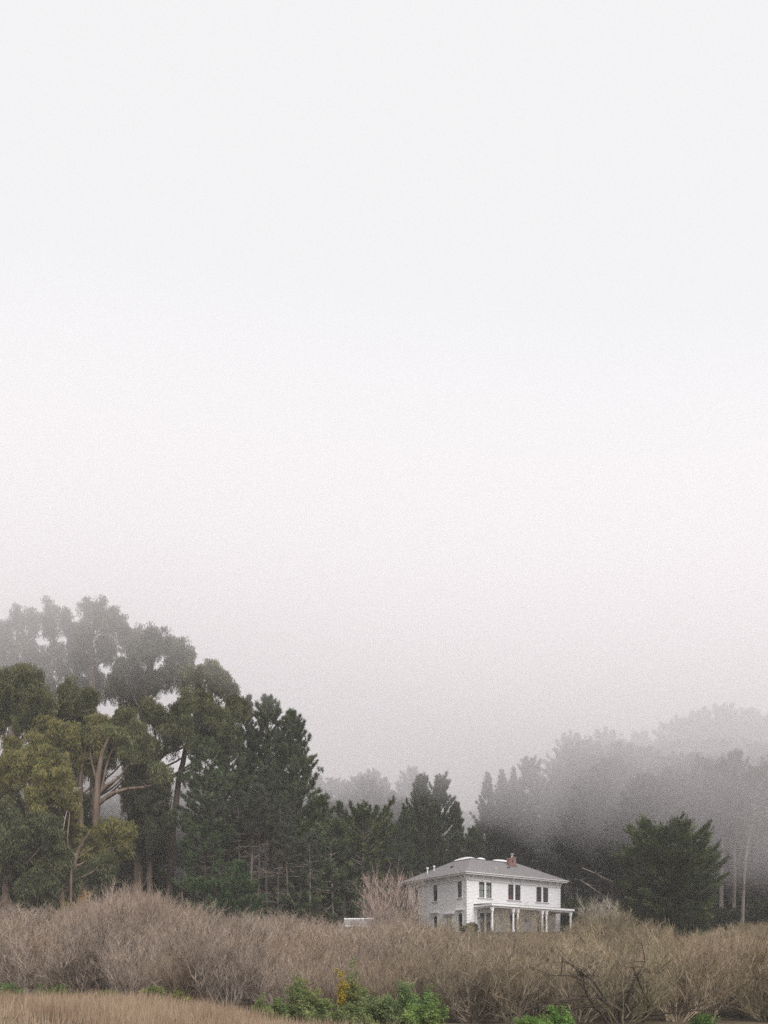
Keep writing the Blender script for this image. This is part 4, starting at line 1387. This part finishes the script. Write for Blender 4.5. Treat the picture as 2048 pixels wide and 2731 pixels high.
bramble('tall green bramble mound with two pointed shoots, left of the yellow sprig', 305, 44.6, 982, 1.0, 170)
bramble('upright leafy shoot rising from the left bramble mound', 297, 44.8, 972, .38, 60, lobes=4)
bramble('shorter leafy shoot with yellowing edge beside the upright one', 310, 44.7, 975, .4, 60, (1.2, 1.05, .8, 1), lobes=4)
bramble('spreading green brambles low in front of the left mound', 325, 43.8, 1000, 1.1, 170, (1.05, 1.05, 1, 1))
bramble('green brambles at the frame bottom under the yellow sprig', 350, 43.4, 1003, 1.2, 190)
bramble('thin green vine climbing highest over the bare thicket', 350, 45.0, 961, .28, 42, lobes=4)
bramble('yellow-leaved sprig in the thicket', 343, 44.6, 974, .3, 34, (2.0, 1.3, .5, 1), lobes=4)
bramble('small green vine right of the yellow sprig', 357, 44.7, 978, .3, 36, (1.1, .95, .8, 1), lobes=4)
bramble('pale green bramble clump in the middle of the row', 372, 44, 987, .8, 110, (.9, .95, 1, 1))
bramble('green brambles filling the row right of the middle', 388, 43.6, 996, 1.0, 150, (.85, .9, .95, 1))
bramble('tall pointed green bramble at the right of the row', 403, 44.6, 975, .5, 80, (.85, 1.0, 1.0, 1), lobes=5)
bramble('dark green dense bramble beside the tall pointed one', 417, 44.4, 984, .7, 120, (.62, .85, .8, 1))
bramble('bright green bramble mound at the row\'s right end', 424, 43.2, 1000, 1.0, 170, (1.0, 1.2, .9, 1))
bramble('thin green vine at the far right of the bramble row', 431, 44.8, 985, .35, 44, (.8, .95, .8, 1), lobes=4)
bramble('bright green ivy clump at the bottom edge right of centre', 560, 42.4, 1012, .5, 90, (.8, 1.15, .7, 1))
bramble('low green ivy patch left of the bright ivy clump', 535, 42.4, 1018, .9, 120, (.8, 1.1, .7, 1))
bramble('small green bramble at the grass edge left of the row', 277, 43.6, 998, .7, 90, (.9, 1, .9, 1))
bramble('small green patch in the grass further left', 262, 43.2, 1001, .45, 60, (1, 1.05, .9, 1))
bramble('rounded green bramble tuft between grass and thicket', 156, 45.0, 990, .55, 80, (1.0, 1.0, .9, 1))
bramble('yellowish green tuft right of the rounded one', 180, 44.6, 997, .45, 50, (1.15, 1, .8, 1))
bramble('sparse green weeds left of the rounded tuft', 110, 45.4, 990, .6, 50, (.9, .9, .8, 1))
bramble('bluish green weeds at the far left grass edge', 12, 46.0, 982, .8, 80, (.65, .9, .85, 1))
bramble('dull green weeds beside the far left ones', 52, 46.0, 984, 1.2, 80, (.6, .7, .6, 1))
bramble('small green sprouts at the bottom right corner', 705, 43.5, 1017, .5, 60, (.6, .8, .6, 1))
f = foot(70, 88)
bush('autumn_bush', 'orange-yellow leaved bush between the trunks at the grove\'s foot', 'bush', foot(80, 90), 1.0, htop(80, 898, 90), 110, leafmat('autumn_leaf', [(.3, (.22, .12, .03)), (.6, (.38, .22, .05)), (.75, (.42, .32, .08))], 1.0), M['dead_twig'], sc=1.6)
bush('yellow_bush', 'pale yellow-green bush left of the orange one', 'bush', foot(68, 91), .7, htop(68, 898, 91), 70, leafmat('yellow_leaf', [(.3, (.2, .2, .05)), (.7, (.38, .36, .1))], 1.0), M['dead_twig'], sc=1.6)
hb = (10.0 - .7 * math.cos(HA) + 1.7 * math.sin(HA), 111.13 - .7 * math.sin(HA) - 1.7 * math.cos(HA), BASE - .1)
bush('clipped_shrub', 'low round green shrub at the house corner', 'bush', hb, .85, .75, 90, leafmat('garden_shrub_leaf', [(.3, (.05, .06, .02)), (.7, (.11, .11, .035))], 1.5), M['dead_twig'], sc=1.4)

# ---------------------------------------------------------------- dry grass of the field
n = 70000
gx = rng.uniform(-24, 5.5, n)
gy = 16 + 30.5 * rng.uniform(0, 1, n) ** .8
keep = (gx < -6.0 + (46 - gy) * .42 + rng.normal(0, .9, n)) & (gx > -.44 * gy - 2)
gx, gy = gx[keep], gy[keep]
n = len(gx)
gz = H(gx, gy)
hh = (.22 + .48 * rng.uniform(0, 1, n) ** 1.6) * (1 + .3 * np.sin(gx * 2.3 + 1.1 * np.sin(gy * 1.3)) * np.sin(gy * 1.9)) * (1 + .18 * np.sin(gx * .9) * np.cos(gy * .6))
P0 = np.stack([gx, gy, gz - .03], 1)
ln = rng.normal(0, .2, (n, 2))
ln[:, 0] += .08
P1 = P0 + np.stack([ln[:, 0] * hh * .35, ln[:, 1] * hh * .35, hh * .6], 1)
P2 = P0 + np.stack([ln[:, 0] * hh, ln[:, 1] * hh, hh], 1)
aw = rng.uniform(0, np.pi, n)
wd = np.stack([np.cos(aw), np.sin(aw), 0 * aw], 1) * rng.uniform(.005, .011, n)[:, None]
V = np.stack([P0 - wd, P0 + wd, P1 + wd * .8, P1 - wd * .8, P2], 1).reshape(-1, 3)
b5 = np.arange(n)[:, None] * 5
me = mk_mesh('dry_grass', V, (b5 + np.array([[3, 2, 4]])), (b5 + np.array([[0, 1, 2, 3]])))
me.materials.append(M['grass'])
tag(link('dry_grass', me), 'reddish brown dry grass of the field in the bottom left', 'grass', kind='stuff')

# ---------------------------------------------------------------- air: thin even haze round everything, and the low fog bank
def volmat(name, dens, col, aniso):
    m, n, out = newmat(name)
    v = n.nodes.new('ShaderNodeVolumePrincipled')
    v.inputs['Color'].default_value = (*col, 1)
    v.inputs['Density'].default_value = dens
    v.inputs['Anisotropy'].default_value = aniso
    n.links.new(v.outputs['Volume'], out.inputs['Volume'])
    return m


hb_ = MB().box(-390, 390, -58, 530, -3, 100)
tag(hb_.build('haze', volmat('thin_haze', .0005, (.98, .95, .964), .0)), 'thin pale haze filling the whole valley', 'haze', kind='stuff')

xs = np.arange(-380, 381, 20.0)
ys = np.concatenate([[84, 92, 100, 110], np.arange(120, 521, 20.0)])
X, Y = np.meshgrid(xs, ys)
Y = Y + 5 * np.sin(X * .04 + .5) * (1 - sstep(84, 110, Y))
Zb = 29.5 + 2.5 * sstep(12, 2, X) + 2 * sstep(-5, -25, X) * (1 - sstep(125, 160, Y)) - 8 * sstep(165, 205, Y) - 15.5 * sstep(21, 47, X) * sstep(60, 100, Y) + 1.6 * np.sin(X * .045 + Y * .03) + 1.1 * np.sin(X * .09 - Y * .05 + 2)
idx = np.arange(X.size).reshape(X.shape)
N0 = X.size
Vv = np.concatenate([np.stack([X, Y, Zb], -1).reshape(-1, 3), np.stack([X, Y, 68 + 1.5 * np.sin(X * .03 + 1) * np.cos(Y * .025)], -1).reshape(-1, 3)])
q = np.stack([idx[:-1, :-1], idx[1:, :-1], idx[1:, 1:], idx[:-1, 1:]], -1).reshape(-1, 4)
qt = q[:, ::-1] + N0
rim = np.concatenate([idx[0, :-1], idx[:-1, -1], idx[-1, :0:-1], idx[:0:-1, 0]])
rn = np.roll(rim, -1)
qs_ = np.stack([rim, rn, rn + N0, rim + N0], -1)
me = mk_mesh('fog_bank', Vv, Q=np.concatenate([q, qt, qs_]))
me.materials.append(volmat('low_fog', .0185, (.985, .95, .966), .1))
tag(link('fog_bank', me), 'low bank of white fog swallowing the treetops and the hill', 'fog', kind='stuff')
